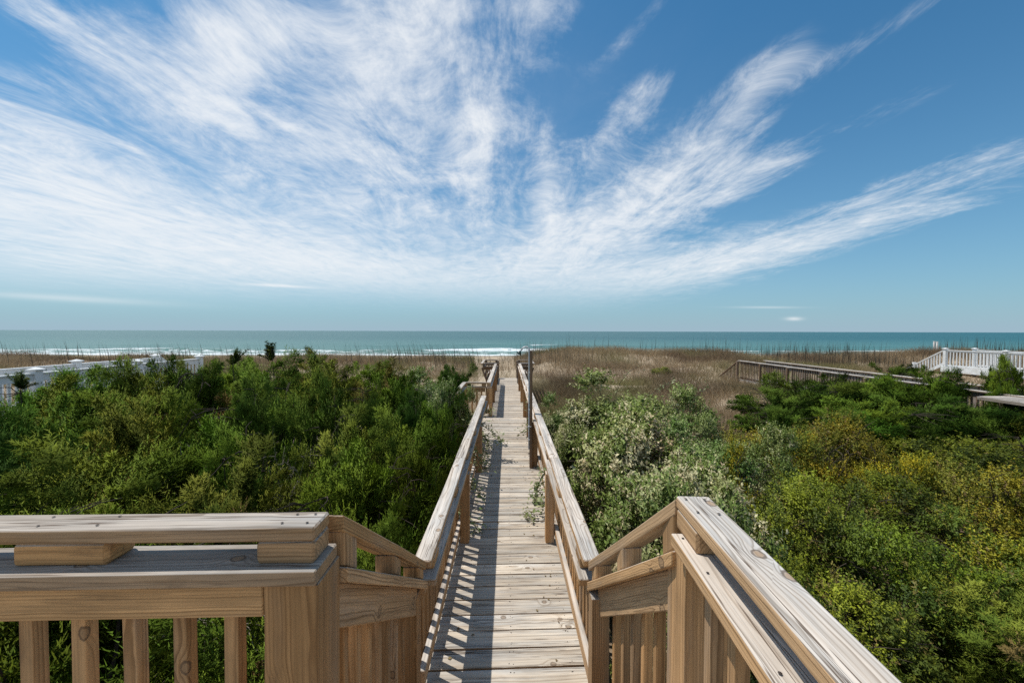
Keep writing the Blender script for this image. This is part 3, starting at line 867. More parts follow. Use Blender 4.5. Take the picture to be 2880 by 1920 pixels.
white_rail(rB, -12.33, 5.8, 14.05, wz, 0.02, (6.6, 9.05, 11.5, 14.05))
board('sloping_rail', rB, (-12.33, 14.15, wz), (-12.33, 15.3, 0.2), 0.11, 0.15, 'white')

# white deck on the right
wd = thing('white_deck', (25.5, 19.0, -1.2), 'white raised beach deck with vinyl railings at the far right', 'deck')
for i in range(46):
    board('plank', wd, (24.85, 22.4 - i * 0.146, 0.0), (26.6, 22.4 - i * 0.146, 0.0), 0.139, 0.036, 'greywood')
for sx in (24.80, 26.66):
    board('rim_board', wd, (sx, 15.6, -0.10), (sx, 22.5, -0.10), 0.05, 0.30, 'white')
board('rim_board', wd, (24.84, 22.52, -0.10), (26.62, 22.52, -0.10), 0.05, 0.30, 'white')
for yy in (16.2, 19.6, 22.3):
    for sx in (24.95, 26.5): upright('pile', wd, sx, yy, -1.4, -0.25, 0.2, 0.2, 'oldwood')
r1 = thing('railing', (24.85, 19.0, 0.02), 'near white slatted railing on the right beach deck between two thick white posts', 'railing', 'white railings of the right deck')
white_rail(r1, 24.88, 15.6, 22.4, 0.98, 0.05, (17.0, 19.6, 22.35), face=0.07, pitch=0.16)
r2 = thing('railing', (26.6, 19.0, 0.02), 'rear white slatted railing on the seaward side of the right beach deck', 'railing', 'white railings of the right deck')
white_rail(r2, 26.58, 15.6, 22.4, 0.98, 0.05, (16.9, 19.5, 22.35), face=0.07, pitch=0.16)
r3 = thing('stair_railing', (24.9, 23.5, -0.6), 'white slatted stair railing slanting down from the right beach deck to the sand', 'railing', 'white stair rails')
board('top_rail', r3, (24.88, 22.45, 0.95), (24.9, 25.1, -0.62), 0.10, 0.05, 'white')
board('bottom_rail', r3, (24.88, 22.45, 0.17), (24.9, 25.1, -1.40), 0.05, 0.16, 'white')
yy = 22.62
while yy < 25.0:
    z = 0.95 - (yy - 22.45) * 0.5925
    if abs(yy - 24.06) > 0.12: upright('baluster', r3, 24.88, yy, z - 0.70, z - 0.03, 0.05, 0.05, 'white')
    yy += 0.155
upright('post', r3, 24.88, 24.06, -1.5, 0.16, 0.15, 0.15, 'white')
upright('post', r3, 24.9, 25.1, -1.7, -0.55, 0.12, 0.12, 'white')
# pale beach posts beyond the dune
for i, (xx, lab) in enumerate(((66.1, 'left one of two white marker posts on the beach beyond the right dune'), (66.55, 'right one of two white marker posts on the beach beyond the right dune'))):
    pt = thing('marker_post', (xx, 61.0, -2.7), lab, 'post', 'white marker posts on the beach')
    upright('shaft', pt, xx, 61.0, -2.9, 0.55 - i * 0.05, 0.17, 0.17, 'white')
    upright('cap', pt, xx, 61.0, 0.555 - i * 0.05, 0.60 - i * 0.05, 0.22, 0.22, 'white')

# ------------------------------------------------------------------ vegetation
def unit(v):
    return v / np.maximum(np.linalg.norm(v, axis=-1, keepdims=True), 1e-9)

def shell_points(rng, n, Rx, H, lump, low=0.18, tophat=0.9):
    """points in the outer part of an uneven crown; returns base points, outward normals"""
    th = rng.uniform(0, 2 * np.pi, n); cz = rng.uniform(-0.70, 1.0, n)
    d = np.column_stack([np.cos(th) * np.sqrt(1 - cz ** 2), np.sin(th) * np.sqrt(1 - cz ** 2), cz])
    lobes = unit(rng.normal(size=(9, 3)) * [1, 1, 0.7] + [0, 0, 0.35]); lw = rng.uniform(0.1, lump, 9)
    bulge = 1.0 - lump * 0.5 + (np.exp(-(1 - d @ lobes.T) * 9.0) * lw).sum(1)
    r = rng.uniform(0.50, 0.98, n) ** 0.6 * bulge
    c = np.array([0, 0, H * 0.52])
    P = c + d * r[:, None] * [Rx, Rx, H * 0.46]
    P[:, 2] = np.maximum(P[:, 2], H * low * rng.uniform(0.5, 1.2, n))
    return P, d

def spray_tris(P, D, L, W, rng):
    """thin triangles from P along D"""
    n = len(P)
    side = unit(np.cross(D, unit(rng.normal(size=(n, 3)))))
    a = P - side * (W / 2)[:, None]; b2 = P + side * (W / 2)[:, None]; c = P + D * L[:, None]
    V = np.stack([a, b2, c], 1).reshape(-1, 3)
    return V, np.arange(3 * n).reshape(-1, 3)

def juniper_mesh(name, seed, Rx=1.1, H=2.3, clumps=175, nspray=40, nneed=13, brown=0.05, col=(0.075, 0.135, 0.026), col2=(0.15, 0.19, 0.034),
                 wind=(-0.35, -0.1, 0), size=(0.24, 0.50), fat=1.0):
    """a crown of feathery cone-shaped clumps, every clump made of sprays, every spray of needle-thin faces"""
    rng = np.random.RandomState(seed)
    nb_ = max(3, clumps // 7)
    B, bd = shell_points(rng, nb_, Rx * 0.84, H * 0.90, 0.7)
    bi = rng.randint(0, nb_, clumps)
    d = unit(bd[bi] + rng.normal(size=(clumps, 3)) * 0.30)
    P = B[bi] - bd[bi] * 0.20 * Rx + unit(rng.normal(size=(clumps, 3))) * (rng.uniform(0.1, 1.0, clumps) ** 0.5 * 0.24 * Rx)[:, None]
    P[:, 2] = np.maximum(P[:, 2], 0.12 * H)
    bdir = unit(bd * [1, 1, 0.45] + rng.normal(size=bd.shape) * 0.34 + [0, 0, 0.14] + np.array(wind) * 0.6)
    pd = unit(bdir[bi] + d * 0.35 + rng.normal(size=P.shape) * 0.20)
    pl = rng.uniform(*size, clumps) * (1 + (rng.rand(clumps) < 0.10) * 0.45)
    pc = np.array(col)[None] * rng.uniform(0.48, 1.08, (nb_, 1))[bi] * rng.uniform(0.75, 1.2, (clumps, 1))
    k = np.clip(rng.rand(nb_, 1)[bi] * 0.8 + rng.rand(clumps, 1) * 0.4, 0, 1) ** 1.8
    pc = pc * (1 - k) + np.array(col2)[None] * rng.uniform(0.65, 1.05, (clumps, 1)) * k
    br = (rng.rand(nb_)[bi] < brown * 0.7) & (rng.rand(clumps) < 0.8) | (rng.rand(clumps) < brown * 0.5)
    pc[br] = np.array([0.235, 0.155, 0.060]) * rng.uniform(0.6, 1.3, (br.sum(), 1))
    t = (np.arange(nspray) + rng.uniform(0, 1, (clumps, nspray))) / nspray
    droop = np.array([-0.05, 0, -0.14])
    sp = P[:, None] + pd[:, None] * (pl[:, None] * t)[..., None] + (t ** 2)[..., None] * droop * pl[:, None, None]
    ph = np.arange(nspray)[None] * 2.4 + rng.uniform(0, 1.2, (clumps, nspray))
    ref = unit(np.cross(pd, unit(rng.normal(size=pd.shape)))); ref2 = np.cross(pd, ref)
    rad = ref[:, None] * np.cos(ph)[..., None] + ref2[:, None] * np.sin(ph)[..., None]
    sdir = unit(pd[:, None] * rng.uniform(0.6, 1.2, (clumps, nspray, 1)) + rad * 0.95 + [0, 0, 0.10])
    sl_ = (0.24 * (1 - t) ** 0.8 + 0.05) * rng.uniform(0.6, 1.3, t.shape) * fat * (pl / 0.46)[:, None]
    sc = pc[:, None] * (0.9 + 0.25 * t[..., None]) * rng.uniform(0.85, 1.15, (clumps, nspray, 1))
    sp = sp.reshape(-1, 3); sdir = sdir.reshape(-1, 3); sl_ = sl_.ravel(); sc = sc.reshape(-1, 3)
    n = len(sp)
    u = (np.arange(nneed) + 0.6) / nneed
    npos = sp[:, None] + sdir[:, None] * (sl_[:, None] * u)[..., None]
    sref = unit(np.cross(sdir, unit(rng.normal(size=sdir.shape))))
    sgn = np.where(np.arange(nneed) % 2 == 0, 1.0, -1.0)
    ndir = unit(sdir[:, None] + sref[:, None] * sgn[None, :, None] * 0.7 + rng.normal(size=(n, nneed, 3)) * 0.28)
    nl = (0.058 * (1 - 0.4 * u))[None] * rng.uniform(0.7, 1.3, (n, nneed))
    nw = np.full((n, nneed), 0.0100) * rng.uniform(0.7, 1.3, (n, nneed))
    V, F = spray_tris(npos.reshape(-1, 3), ndir.reshape(-1, 3), nl.ravel(), nw.ravel(), rng)
    C = np.repeat(np.repeat(sc, nneed, 0), 3, 0)
    # needles take the rounded form of their clump: normals lean away from the clump's axis
    axis_pt = np.repeat(np.repeat(P[:, None] + pd[:, None] * (pl * 0.25)[:, None, None], nspray, 1).reshape(-1, 3), nneed * 3, 0)
    bo = np.repeat(np.repeat(bd[bi], nspray, 0), nneed * 3, 0)
    Nn = unit(unit(V - axis_pt) + bo * 0.35 + rng.normal(size=V.shape) * 0.18)
    T = V.reshape(-1, 3, 3)
    ng = np.cross(T[:, 1] - T[:, 0], T[:, 2] - T[:, 0])
    flip = (ng * Nn.reshape(-1, 3, 3).mean(1)).sum(1) < 0
    F[flip] = F[flip][:, ::-1]
    return mesh_np(name, V, F, M['juniper'], C, normals=Nn)

def leafy_mesh(name, seed, mat, Rx, H, shoots, nleaf, leaf, wid, colors, lump=0.6, shoot=(0.10, 0.30), upb=0.5, odd=None):
    rng = np.random.RandomState(seed)
    nc = 40
    Cc, cd = shell_points(rng, nc, Rx * 0.80, H * 0.86, lump)
    cr = rng.uniform(0.14, 0.32, nc) * Rx
    ci = rng.choice(nc, shoots, p=cr ** 2 / (cr ** 2).sum())
    e = unit(rng.normal(size=(shoots, 3)) + cd[ci] * 0.9 + [0, 0, 0.5])
    P = Cc[ci] + e * (cr[ci] * rng.uniform(0.45, 1.0, shoots))[:, None]
    P[:, 2] = np.maximum(P[:, 2], 0.1)
    pd = unit(e + rng.normal(size=P.shape) * 0.35 + [0, 0, upb])
    pl = rng.uniform(*shoot, shoots)
    cols = np.array([c[:3] for c in colors]); w = np.array([c[3] for c in colors]); w = w / w.sum()
    # colour goes with clumps of shoots
    seeds = P[rng.choice(shoots, 40)]; cid = ((P[:, None] - seeds[None]) ** 2).sum(-1).argmin(1)
    ccol = cols[rng.choice(len(cols), 40, p=w)]
    own = rng.rand(shoots) < 0.35
    pc = ccol[cid]; pc[own] = cols[rng.choice(len(cols), own.sum(), p=w)]
    t = (np.arange(nleaf) + rng.uniform(0, 1, (shoots, nleaf))) / nleaf
    lp = P[:, None] + pd[:, None] * (pl[:, None] * t)[..., None]
    ph = rng.uniform(0, 2 * np.pi, t.shape)
    ref = unit(np.cross(pd, unit(rng.normal(size=pd.shape)))); ref2 = np.cross(pd, ref)
    ld = unit(ref[:, None] * np.cos(ph)[..., None] + ref2[:, None] * np.sin(ph)[..., None] + pd[:, None] * 0.55 + rng.normal(size=lp.shape) * 0.2)
    lp = lp.reshape(-1, 3); ld = ld.reshape(-1, 3); n = len(lp)
    nrm = unit(np.array([0, 0, 1.0]) + rng.normal(size=(n, 3)) * 0.65)
    sd = unit(np.cross(ld, nrm)); nr = np.cross(sd, ld)
    L = leaf * rng.uniform(0.6, 1.25, n)[:, None]; W = wid * rng.uniform(0.75, 1.2, n)[:, None]
    v0 = lp; v1 = lp + ld * L * 0.45 + sd * W * 0.5 + nr * W * 0.16; v2 = lp + ld * L - nr * L * 0.12; v3 = lp + ld * L * 0.45 - sd * W * 0.5 + nr * W * 0.16
    V = np.stack([v0, v1, v2, v3], 1).reshape(-1, 3)
    b2 = 4 * np.arange(n)[:, None]
    F = np.concatenate([b2 + [0, 1, 2], b2 + [0, 2, 3]], 1).reshape(-1, 3)
    C = np.repeat(pc, nleaf, 0) * rng.uniform(0.7, 1.3, (n, 1))
    C = np.repeat(C, 4, 0)
    cen = np.repeat(np.repeat(Cc[ci], nleaf, 0), 4, 0)
    nr4 = np.repeat(nr * np.sign(nr[:, 2:3] + 1e-6), 4, 0)
    Nn = unit(nr4 * 0.75 + unit(V - cen) * 0.9 + np.repeat(np.repeat(cd[ci], nleaf, 0), 4, 0) * 0.25)
    T = V[F]; ng = np.cross(T[:, 1] - T[:, 0], T[:, 2] - T[:, 0])
    flip = (ng * Nn[F[:, 0]]).sum(1) < 0
    F[flip] = F[flip][:, ::-1]
    return mesh_np(name, V, F, mat, C, normals=Nn)

def stems_mesh(name, seed, Rx, H, n=9, twigs=5, mat='bark', rad=0.022, nside=5):
    rng = random.Random(seed); paths, rads = [], []
    for i in range(n):
        a = rng.uniform(0, 6.28); rr = Rx * rng.uniform(0.35, 0.9); top = H * rng.uniform(0.5, 0.95)
        pts = []
        for k in range(6):
            f = k / 5
            pts.append((math.cos(a) * rr * f ** 1.3 + rng.uniform(-.05, .05), math.sin(a) * rr * f ** 1.3 + rng.uniform(-.05, .05), top * f ** 0.8 - 0.1 * (1 - f)))
        paths.append(pts); r0 = rad * rng.uniform(0.7, 1.4); rads.append([r0 * (1 - 0.8 * k / 5) for k in range(6)])
        for q in range(twigs):
            k = rng.randint(2, 5); p = Vector(pts[k]); dd = Vector((math.cos(a) + rng.uniform(-1, 1), math.sin(a) + rng.uniform(-1, 1), rng.uniform(-.2, .9))).normalized()
            l = rng.uniform(0.25, 0.6); tw = [p + dd * l * f + Vector((0, 0, -0.10 * f * f)) + Vector((rng.uniform(-.02, .02),) * 3) for f in (0, .35, .7, 1)]
            paths.append(tw); rads.append([0.007, 0.005, 0.004, 0.002])
    V, F = tube_data(paths, rads, nside)
    me = bpy.data.meshes.new(name); me.from_pydata([tuple(v) for v in V], [], F); me.materials.append(M[mat]); me.update()
    return me

JUN = [juniper_mesh('juniper_foliage', 100 + i, brown=b, col=c1, col2=c2) for i, (b, c1, c2) in enumerate((
    (0.02, (0.094, 0.175, 0.018), (0.185, 0.270, 0.024)),
    (0.05, (0.108, 0.180, 0.020), (0.225, 0.275, 0.028)),
    (0.10, (0.128, 0.172, 0.022), (0.245, 0.255, 0.034)),
    (0.02, (0.072, 0.142, 0.018), (0.135, 0.210, 0.026)),
    (0.22, (0.140, 0.160, 0.028), (0.245, 0.220, 0.040))))]
JST = [stems_mesh('juniper_stem', 5 + i, 0.72, 1.75, 10, 6) for i in range(3)]
SILV = [leafy_mesh('silver_leaves', 200 + i, M['silver'], 1.05, 2.2, 3000, 11, 0.062, 0.030,
        [(0.52, 0.47, 0.27, 3.6), (0.36, 0.375, 0.15, 3), (0.18, 0.24, 0.055, 4.2), (0.52, 0.42, 0.25, 0.8)]) for i in range(2)]
SILG = [leafy_mesh('silver_leaves', 220 + i, M['silver'], 1.05, 2.2, 3000, 11, 0.055, 0.026,
        [(0.25, 0.30, 0.095, 4), (0.15, 0.215, 0.045, 3.4), (0.44, 0.43, 0.23, 2.2)]) for i in range(2)]
GRN = [leafy_mesh('green_leaves', 240 + i, M['broad'], 1.1, 1.7, 2900, 11, 0.045, 0.020, c, lump=0.7) for i, c in enumerate((
        [(0.150, 0.185, 0.022, 4), (0.235, 0.285, 0.026, 2.0), (0.22, 0.17, 0.05, 1.0), (0.085, 0.12, 0.02, 2.2)],
        [(0.215, 0.210, 0.028, 3), (0.33, 0.28, 0.026, 1.5), (0.135, 0.170, 0.024, 3), (0.20, 0.135, 0.05, 1.8)]))]
YEL = [leafy_mesh('yellow_leaves', 260, M['broad'], 0.8, 1.5, 1500, 10, 0.045, 0.020, [(0.42, 0.35, 0.02, 4), (0.26, 0.26, 0.02, 3), (0.15, 0.19, 0.02, 2)], lump=0.7)]
GST = [stems_mesh('shrub_stem', 15 + i, 0.95, 1.8, 9, 5) for i in range(2)]

srng = random.Random(11)
def shrub(name, x, y, top, rad, crown, stem, label, cat='shrub', group=None, base_h=2.3, cname='crown', base_r=1.1):
    gz = float(ground_z(x, y)) - 0.03
    if crown.name not in _cache:
        co = np.empty(len(crown.vertices) * 3, dtype=np.float32); crown.vertices.foreach_get('co', co); co = co.reshape(-1, 3)
        _cache[crown.name] = (float(np.percentile(co[:, 2], 99.0)), float(np.percentile(np.hypot(co[:, 0], co[:, 1]), 97)))
    base_h, base_r = _cache[crown.name]
    o = thing(name, (x, y, gz), label, cat, group)
    hz_ = (top - gz) / base_h; hr = rad / base_r
    rz = srng.uniform(0, 6.28)
    mw = Matrix.Translation((x, y, gz)) @ Matrix.Rotation(rz, 4, 'Z') @ Matrix.Diagonal((hr, hr, hz_, 1))
    link(cname, crown, o, mw)
    if stem: link('stem', stem, o, mw)
    return o

LEFT = 'junipers of the thicket left of the boardwalk'
for (x, y, top, r, v, lab) in [
    (-1.45, 2.55, 0.50, 0.85, 1, 'low green juniper tucked right behind the left stair railing'),
    (-2.7, 2.45, 0.60, 1.05, 0, 'juniper showing through the balusters of the left deck railing, beside the broad post'),
    (-4.1, 2.6, 0.66, 1.15, 3, 'juniper behind the left end of the foreground railing at the picture edge'),
    (-1.5, 4.0, 0.66, 0.85, 0, 'bright green juniper pressed against the left railing, nearest the stairs'),
    (-2.7, 3.9, 0.74, 0.95, 2, 'browning juniper behind the end of the left foreground railing cap'),
    (-4.1, 4.1, 0.88, 1.15, 1, 'juniper with feathery sprays just above the middle of the left foreground railing'),
    (-5.9, 4.4, 0.86, 1.25, 3, 'dark juniper at the left picture edge above the foreground railing'),
    (-1.45, 5.6, 0.82, 0.85, 1, 'juniper leaning on the left boardwalk railing halfway along'),
    (-2.55, 6.0, 0.95, 0.85, 3, 'dark green juniper one row in from the left boardwalk railing'),
    (-5.3, 5.9, 1.02, 1.15, 0, 'spreading juniper in the middle of the left thicket below the white railing'),
    (-7.3, 6.0, 1.0, 1.3, 1, 'juniper at the left picture edge below the white boardwalk railing'),
    (-2.3, 8.0, 1.02, 0.85, 0, 'juniper behind the side landing of the boardwalk'),
    (-3.5, 7.9, 1.20, 0.95, 2, 'olive tinged juniper near the top of the left thicket'),
    (-4.9, 7.9, 1.36, 1.05, 1, 'tall juniper with shoots sticking up against the sea'),
    (-6.4, 7.7, 1.36, 1.1, 3, 'tall juniper hiding the seaward end of the left white railing'),
    (-8.2, 7.4, 1.16, 1.2, 0, 'juniper whose top crosses the near white railing at the far left'),
    (-3.2, 10.0, 1.02, 1.0, 4, 'brownish juniper on the seaward edge of the left thicket'),
    (-4.8, 10.2, 1.32, 1.05, 2, 'juniper on the crest of the left thicket against the surf'),
    (-3.4, 3.0, 0.60, 0.9, 1, 'feathery juniper between the second and third gaps of the left balusters'),
    (-3.3, 4.9, 0.80, 0.85, 0, 'juniper below the hollow with dead branches in the left thicket'),
    (-4.6, 5.0, 0.98, 0.95, 2, 'yellow tinged juniper at the centre left of the thicket'),
    (-6.4, 5.2, 0.98, 1.1, 0, 'juniper second in from the left edge, above the foreground railing'),
    (-8.3, 5.1, 0.92, 1.2, 3, 'shaded juniper at the very left edge, middle height'),
    (-4.0, 6.7, 1.14, 0.9, 3, 'dark juniper above the hollow with dead branches'),
    (-6.2, 6.6, 1.22, 1.05, 1, 'juniper under the end of the near white railing'),
    (-9.4, 6.6, 1.02, 1.2, 2, 'juniper hiding the lowest left part of the white railing'),
    (-1.5, 6.9, 0.90, 0.75, 3, 'juniper crowding the end of the near left railing'),
    (-7.3, 8.6, 1.12, 1.1, 2, 'juniper behind the front rows, below the white post caps'),
    (-6.3, 9.4, 1.20, 1.1, 0, 'juniper at the back of the left thicket, left of the tall shoots'),
    (-5.6, 3.1, 0.72, 1.1, 0, 'juniper at the bottom left corner behind the deck railing'),
    (-2.2, 5.2, 0.80, 0.8, 2, 'olive juniper with brown tips two steps from the left railing'),
    (-1.05, 3.35, 0.40, 0.50, 1, 'small juniper squeezed against the left railing close to the stairs'),
    (-1.10, 4.75, 0.56, 0.55, 0, 'small juniper brushing the left railing between its two posts'),
    (-1.05, 6.35, 0.74, 0.50, 0, 'small juniper rising to the left rail cap just before the gap'),
    (-2.7, 11.4, 0.80, 0.9, 2, 'low olive juniper behind the side landing, towards the dune'),
    (-4.1, 11.7, 0.98, 1.1, 0, 'juniper at the very back of the left thicket, right of the tall shoots'),
    (-5.9, 11.4, 1.06, 1.2, 1, 'juniper at the very back of the left thicket, below the surf line'),
    (-1.75, 12.9, 0.85, 0.75, 3, 'small rounded dark juniper beside the far part of the boardwalk'),
]:
    shrub('juniper', x, y, top, r, JUN[v], JST[v % 3], lab, group=LEFT)
# upright shoots that stick out of the thicket against the sea
shoot_mesh = juniper_mesh('juniper_shoot', 190, Rx=0.07, H=0.9, clumps=18, nspray=22, nneed=9, brown=0.15, wind=(-0.8, 0, 2.6), size=(0.20, 0.42), fat=0.30)
for (x, y, z, s_, lab) in [(-5.05, 8.6, 0.85, 0.95, 'lone upright juniper shoot poking above the thicket against the sea'),
                           (-5.9, 8.6, 0.80, 0.85, 'ragged leaning juniper shoot left of the tallest one'),
                           (-8.0, 6.6, 0.62, 0.75, 'thin juniper sapling in front of the near white railing'),
                           (-4.3, 8.9, 0.80, 0.75, 'short juniper tip right of the tallest shoot against the surf')]:
    o = thing('juniper_shoot', (x, y, z), lab, 'shrub', 'juniper shoots above the thicket')
    mw = Matrix.Translation((x, y, z)) @ Matrix.Rotation(srng.uniform(0, 6), 4, 'Z') @ Matrix.Diagonal((s_ * 1.1, s_ * 1.1, s_, 1))
    link('crown', shoot_mesh, o, mw)
    tube_obj('stem', o, [[(x, y, z - 1.2), (x + .03, y, z), (x - .02, y, z + 0.8 * s_)]], [[0.016, 0.012, 0.004]], M['bark'], 5)

# dead grey thicket in the gap of the junipers
dead = stems_mesh('dead_branches', 77, 1.1, 1.9, 30, 16, 'deadwood', 0.012, 4)
for (x, y, sx, sz, lab) in [(-3.6, 5.6, 1.15, 0.98, 'tangle of bare grey dead branches in the dark hollow of the left thicket'),
                            (-2.35, 4.7, 0.45, 1.10, 'dead grey grassy stalk bundle standing up before the left thicket'),
                            (-2.1, 3.0, 0.55, 0.92, 'dry pale twigs behind the broad left post'),
                            (-2.9, 7.0, 0.7, 1.0, 'bare silvery twigs between two junipers upper right in the left thicket')]:
    gz = float(ground_z(x, y)) - 0.05
    o = thing('dead_shrub', (x, y, gz), lab, 'dead shrub')
    link('branches', dead, o, Matrix.Translation((x, y, gz)) @ Matrix.Rotation(srng.uniform(0, 6), 4, 'Z') @ Matrix.Diagonal((sx, sx, sz, 1)))

SG = 'silver leaved shrubs right of the boardwalk'
for (x, y, top, r, pool, v, lab) in [
    (1.45, 3.0, 0.26, 0.65, SILV, 1, 'silver leaved shrub just behind the right stair railing'),
    (1.65, 4.1, 0.48, 0.92, SILV, 0, 'pale silvery shrub pressing against the right railing before the shower'),
    (2.35, 4.45, 0.42, 0.70, SILV, 1, 'pale silvery shrub above the corner of the right foreground railing'),
    (1.75, 5.6, 0.76, 1.0, SILV, 1, 'silvery shrub right beside the shower post'),
    (2.9, 5.8, 0.60, 0.85, SILG, 0, 'greyish green shrub with dark gaps in the middle of the silvery group'),
    (3.75, 6.3, 0.46, 0.75, SILG, 1, 'glossy silver green shrub at the right end of the silvery group'),
    (2.2, 7.5, 1.10, 1.35, SILG, 0, 'tallest greenish silver shrub, at the seaward end of the group'),
    (3.4, 7.5, 0.80, 0.95, SILG, 1, 'broad grey green shrub sloping down towards the bare dune sand'),
    (1.2, 8.6, 0.55, 0.6, SILG, 0, 'small green silver shrub farthest along the right railing'),
    (1.3, 7.2, 0.62, 0.7, SILG, 1, 'small silver green shrub beside the railing beyond the shower'),
]:
    shrub('silverthorn_shrub', x, y, top, r, pool[v], GST[v], lab, group=SG, base_h=2.2, base_r=1.05, cname='leaves')
shrub('silverthorn_shrub', -1.25, 7.6, 0.98, 0.62, SILG[1], GST[0], 'yellowish silver shrub covering the side landing left of the boardwalk', base_h=2.2, base_r=1.05, cname='leaves')
shrub('silverthorn_shrub', -0.98, 8.55, 0.66, 0.45, SILG[0], GST[1], 'small yellow green shrub filling the gap before the side landing rail', cname='leaves')
shrub('silverthorn_shrub', -0.92, 7.15, 0.78, 0.36, SILV[0], GST[1], 'pale leafy shrub spilling over the end of the near left rail cap', cname='leaves')
shrub('silverthorn_shrub', -2.1, 9.7, 1.02, 0.8, SILG[0], GST[1], 'pale yellow green shrub behind the side landing rail', base_h=2.2, base_r=1.05, cname='leaves')

RG = 'leafy shrubs of the right thicket'
for (x, y, top, r, mesh, h, br, lab) in [
    (4.6, 7.4, 0.20, 1.0, GRN[1], 1.7, 1.1, 'yellow green leafy shrub right of the silvery group, below the dune'),
    (6.4, 7.7, 0.30, 1.0, GRN[1], 1.7, 1.1, 'olive leafy shrub in front of the dark mid right junipers'),
    (8.4, 7.3, 0.00, 1.3, GRN[0], 1.7, 1.1, 'leafy shrub at the right below the juniper row'),
    (3.9, 5.0, 0.14, 0.85, GRN[0], 1.7, 1.1, 'bright green leafy shrub right of the silvery leaves'),
    (3.3, 4.6, 0.10, 0.75, GRN[0], 1.7, 1.1, 'green shrub between the silvery leaves and the right railing corner'),
    (2.2, 3.3, -0.05, 0.65, GRN[0], 1.7, 1.1, 'dark green shrub filling in behind the right corner post'),
    (5.3, 5.7, -0.10, 1.0, GRN[0], 1.7, 1.1, 'green leafy shrub in the centre of the right thicket'),
    (6.9, 5.6, 0.14, 0.95, GRN[1], 1.7, 1.1, 'yellowing leafy shrub at the right centre of the thicket'),
    (8.6, 5.4, 0.10, 1.1, GRN[1], 1.7, 1.1, 'leafy shrub at the right picture edge'),
    (2.9, 3.4, -0.30, 0.8, GRN[0], 1.7, 1.1, 'green leafy shrub behind the corner of the right foreground railing'),
    (3.9, 3.8, 0.00, 0.75, GRN[0], 1.7, 1.1, 'leafy shrub with bright shoots right of the railing corner'),
    (5.3, 4.1, -0.22, 0.9, GRN[1], 1.7, 1.1, 'mixed yellow and green shrub lower right of the thicket'),
    (5.2, 6.6, 0.14, 0.55, YEL[0], 1.5, 0.8, 'bright yellow flowering bush in the right thicket, left one'),
    (6.3, 6.4, 0.06, 0.5, YEL[0], 1.5, 0.8, 'small yellow leaved bush in the middle of the right thicket'),
    (3.0, 5.2, 0.42, 0.42, YEL[0], 1.5, 0.8, 'small yellow bush growing amid the silver leaves'),
]:
    shrub('leafy_shrub', x, y, top, r, mesh, GST[0], lab, group=RG, base_h=h, base_r=br, cname='leaves')

JR = 'junipers of the right side'
for (x, y, top, r, v, lab) in [
    (2.2, 2.15, -0.22, 0.8, 2, 'juniper just outside the right foreground railing, nearest its corner'),
    (2.6, 1.35, -0.40, 0.7, 1, 'juniper beside the right foreground railing at the bottom edge'),
    (3.6, 2.0, -0.52, 0.75, 0, 'low juniper in the bottom right corner over bare sand'),
    (4.7, 2.6, -0.35, 0.85, 3, 'green juniper at the right bottom edge'),
    (4.2, 3.2, -0.06, 0.8, 2, 'olive juniper with drooping sprays lower right'),
    (6.0, 3.7, -0.02, 1.0, 1, 'feathery juniper at the right picture edge, lower half'),
    (7.6, 4.3, 0.00, 1.1, 2, 'olive juniper at the right edge below the leafy shrubs'),
    (6.6, 9.6, 0.26, 1.0, 3, 'low dark juniper at the left foot of the mid right hedge beside bare sand'),
    (7.6, 9.0, 0.22, 1.2, 0, 'spreading juniper at the front left of the mid right hedge'),
    (7.4, 10.4, 0.58, 1.3, 3, 'dark juniper hedge end nearest the bare sand, before the brown boardwalk'),
    (8.7, 10.7, 0.74, 1.45, 3, 'juniper hiding the middle of the brown boardwalk railing'),
    (10.0, 10.9, 0.74, 1.4, 0, 'juniper under the foot of the white stairs'),
    (8.3, 9.2, 0.40, 1.35, 0, 'dark juniper in the front row of the mid right hedge'),
    (9.7, 9.4, 0.50, 1.4, 3, 'juniper in the front row of the mid right hedge, right part'),
    (11.0, 10.3, 0.98, 0.95, 0, 'tallest juniper of the mid right hedge, in front of the white deck'),
    (10.6, 8.8, 0.40, 1.2, 3, 'bright juniper in front of the grey deck edge on the right'),
    (9.9, 7.2, 0.15, 1.0, 3, 'juniper in front of the old grey posts at the right edge'),
    (10.6, 7.6, 0.22, 1.0, 2, 'greyish juniper against the deck slats at the right edge'),
    (12.05, 9.35, 1.30, 0.62, 0, 'juniper tip reaching up at the right picture edge before the white railing'),
    (16.0, 16.2, 0.62, 0.95, 3, 'round lone juniper on the dune behind the brown boardwalk'),
]:
    shrub('juniper', x, y, top, r, JUN[v], JST[v % 3], lab, group=JR)

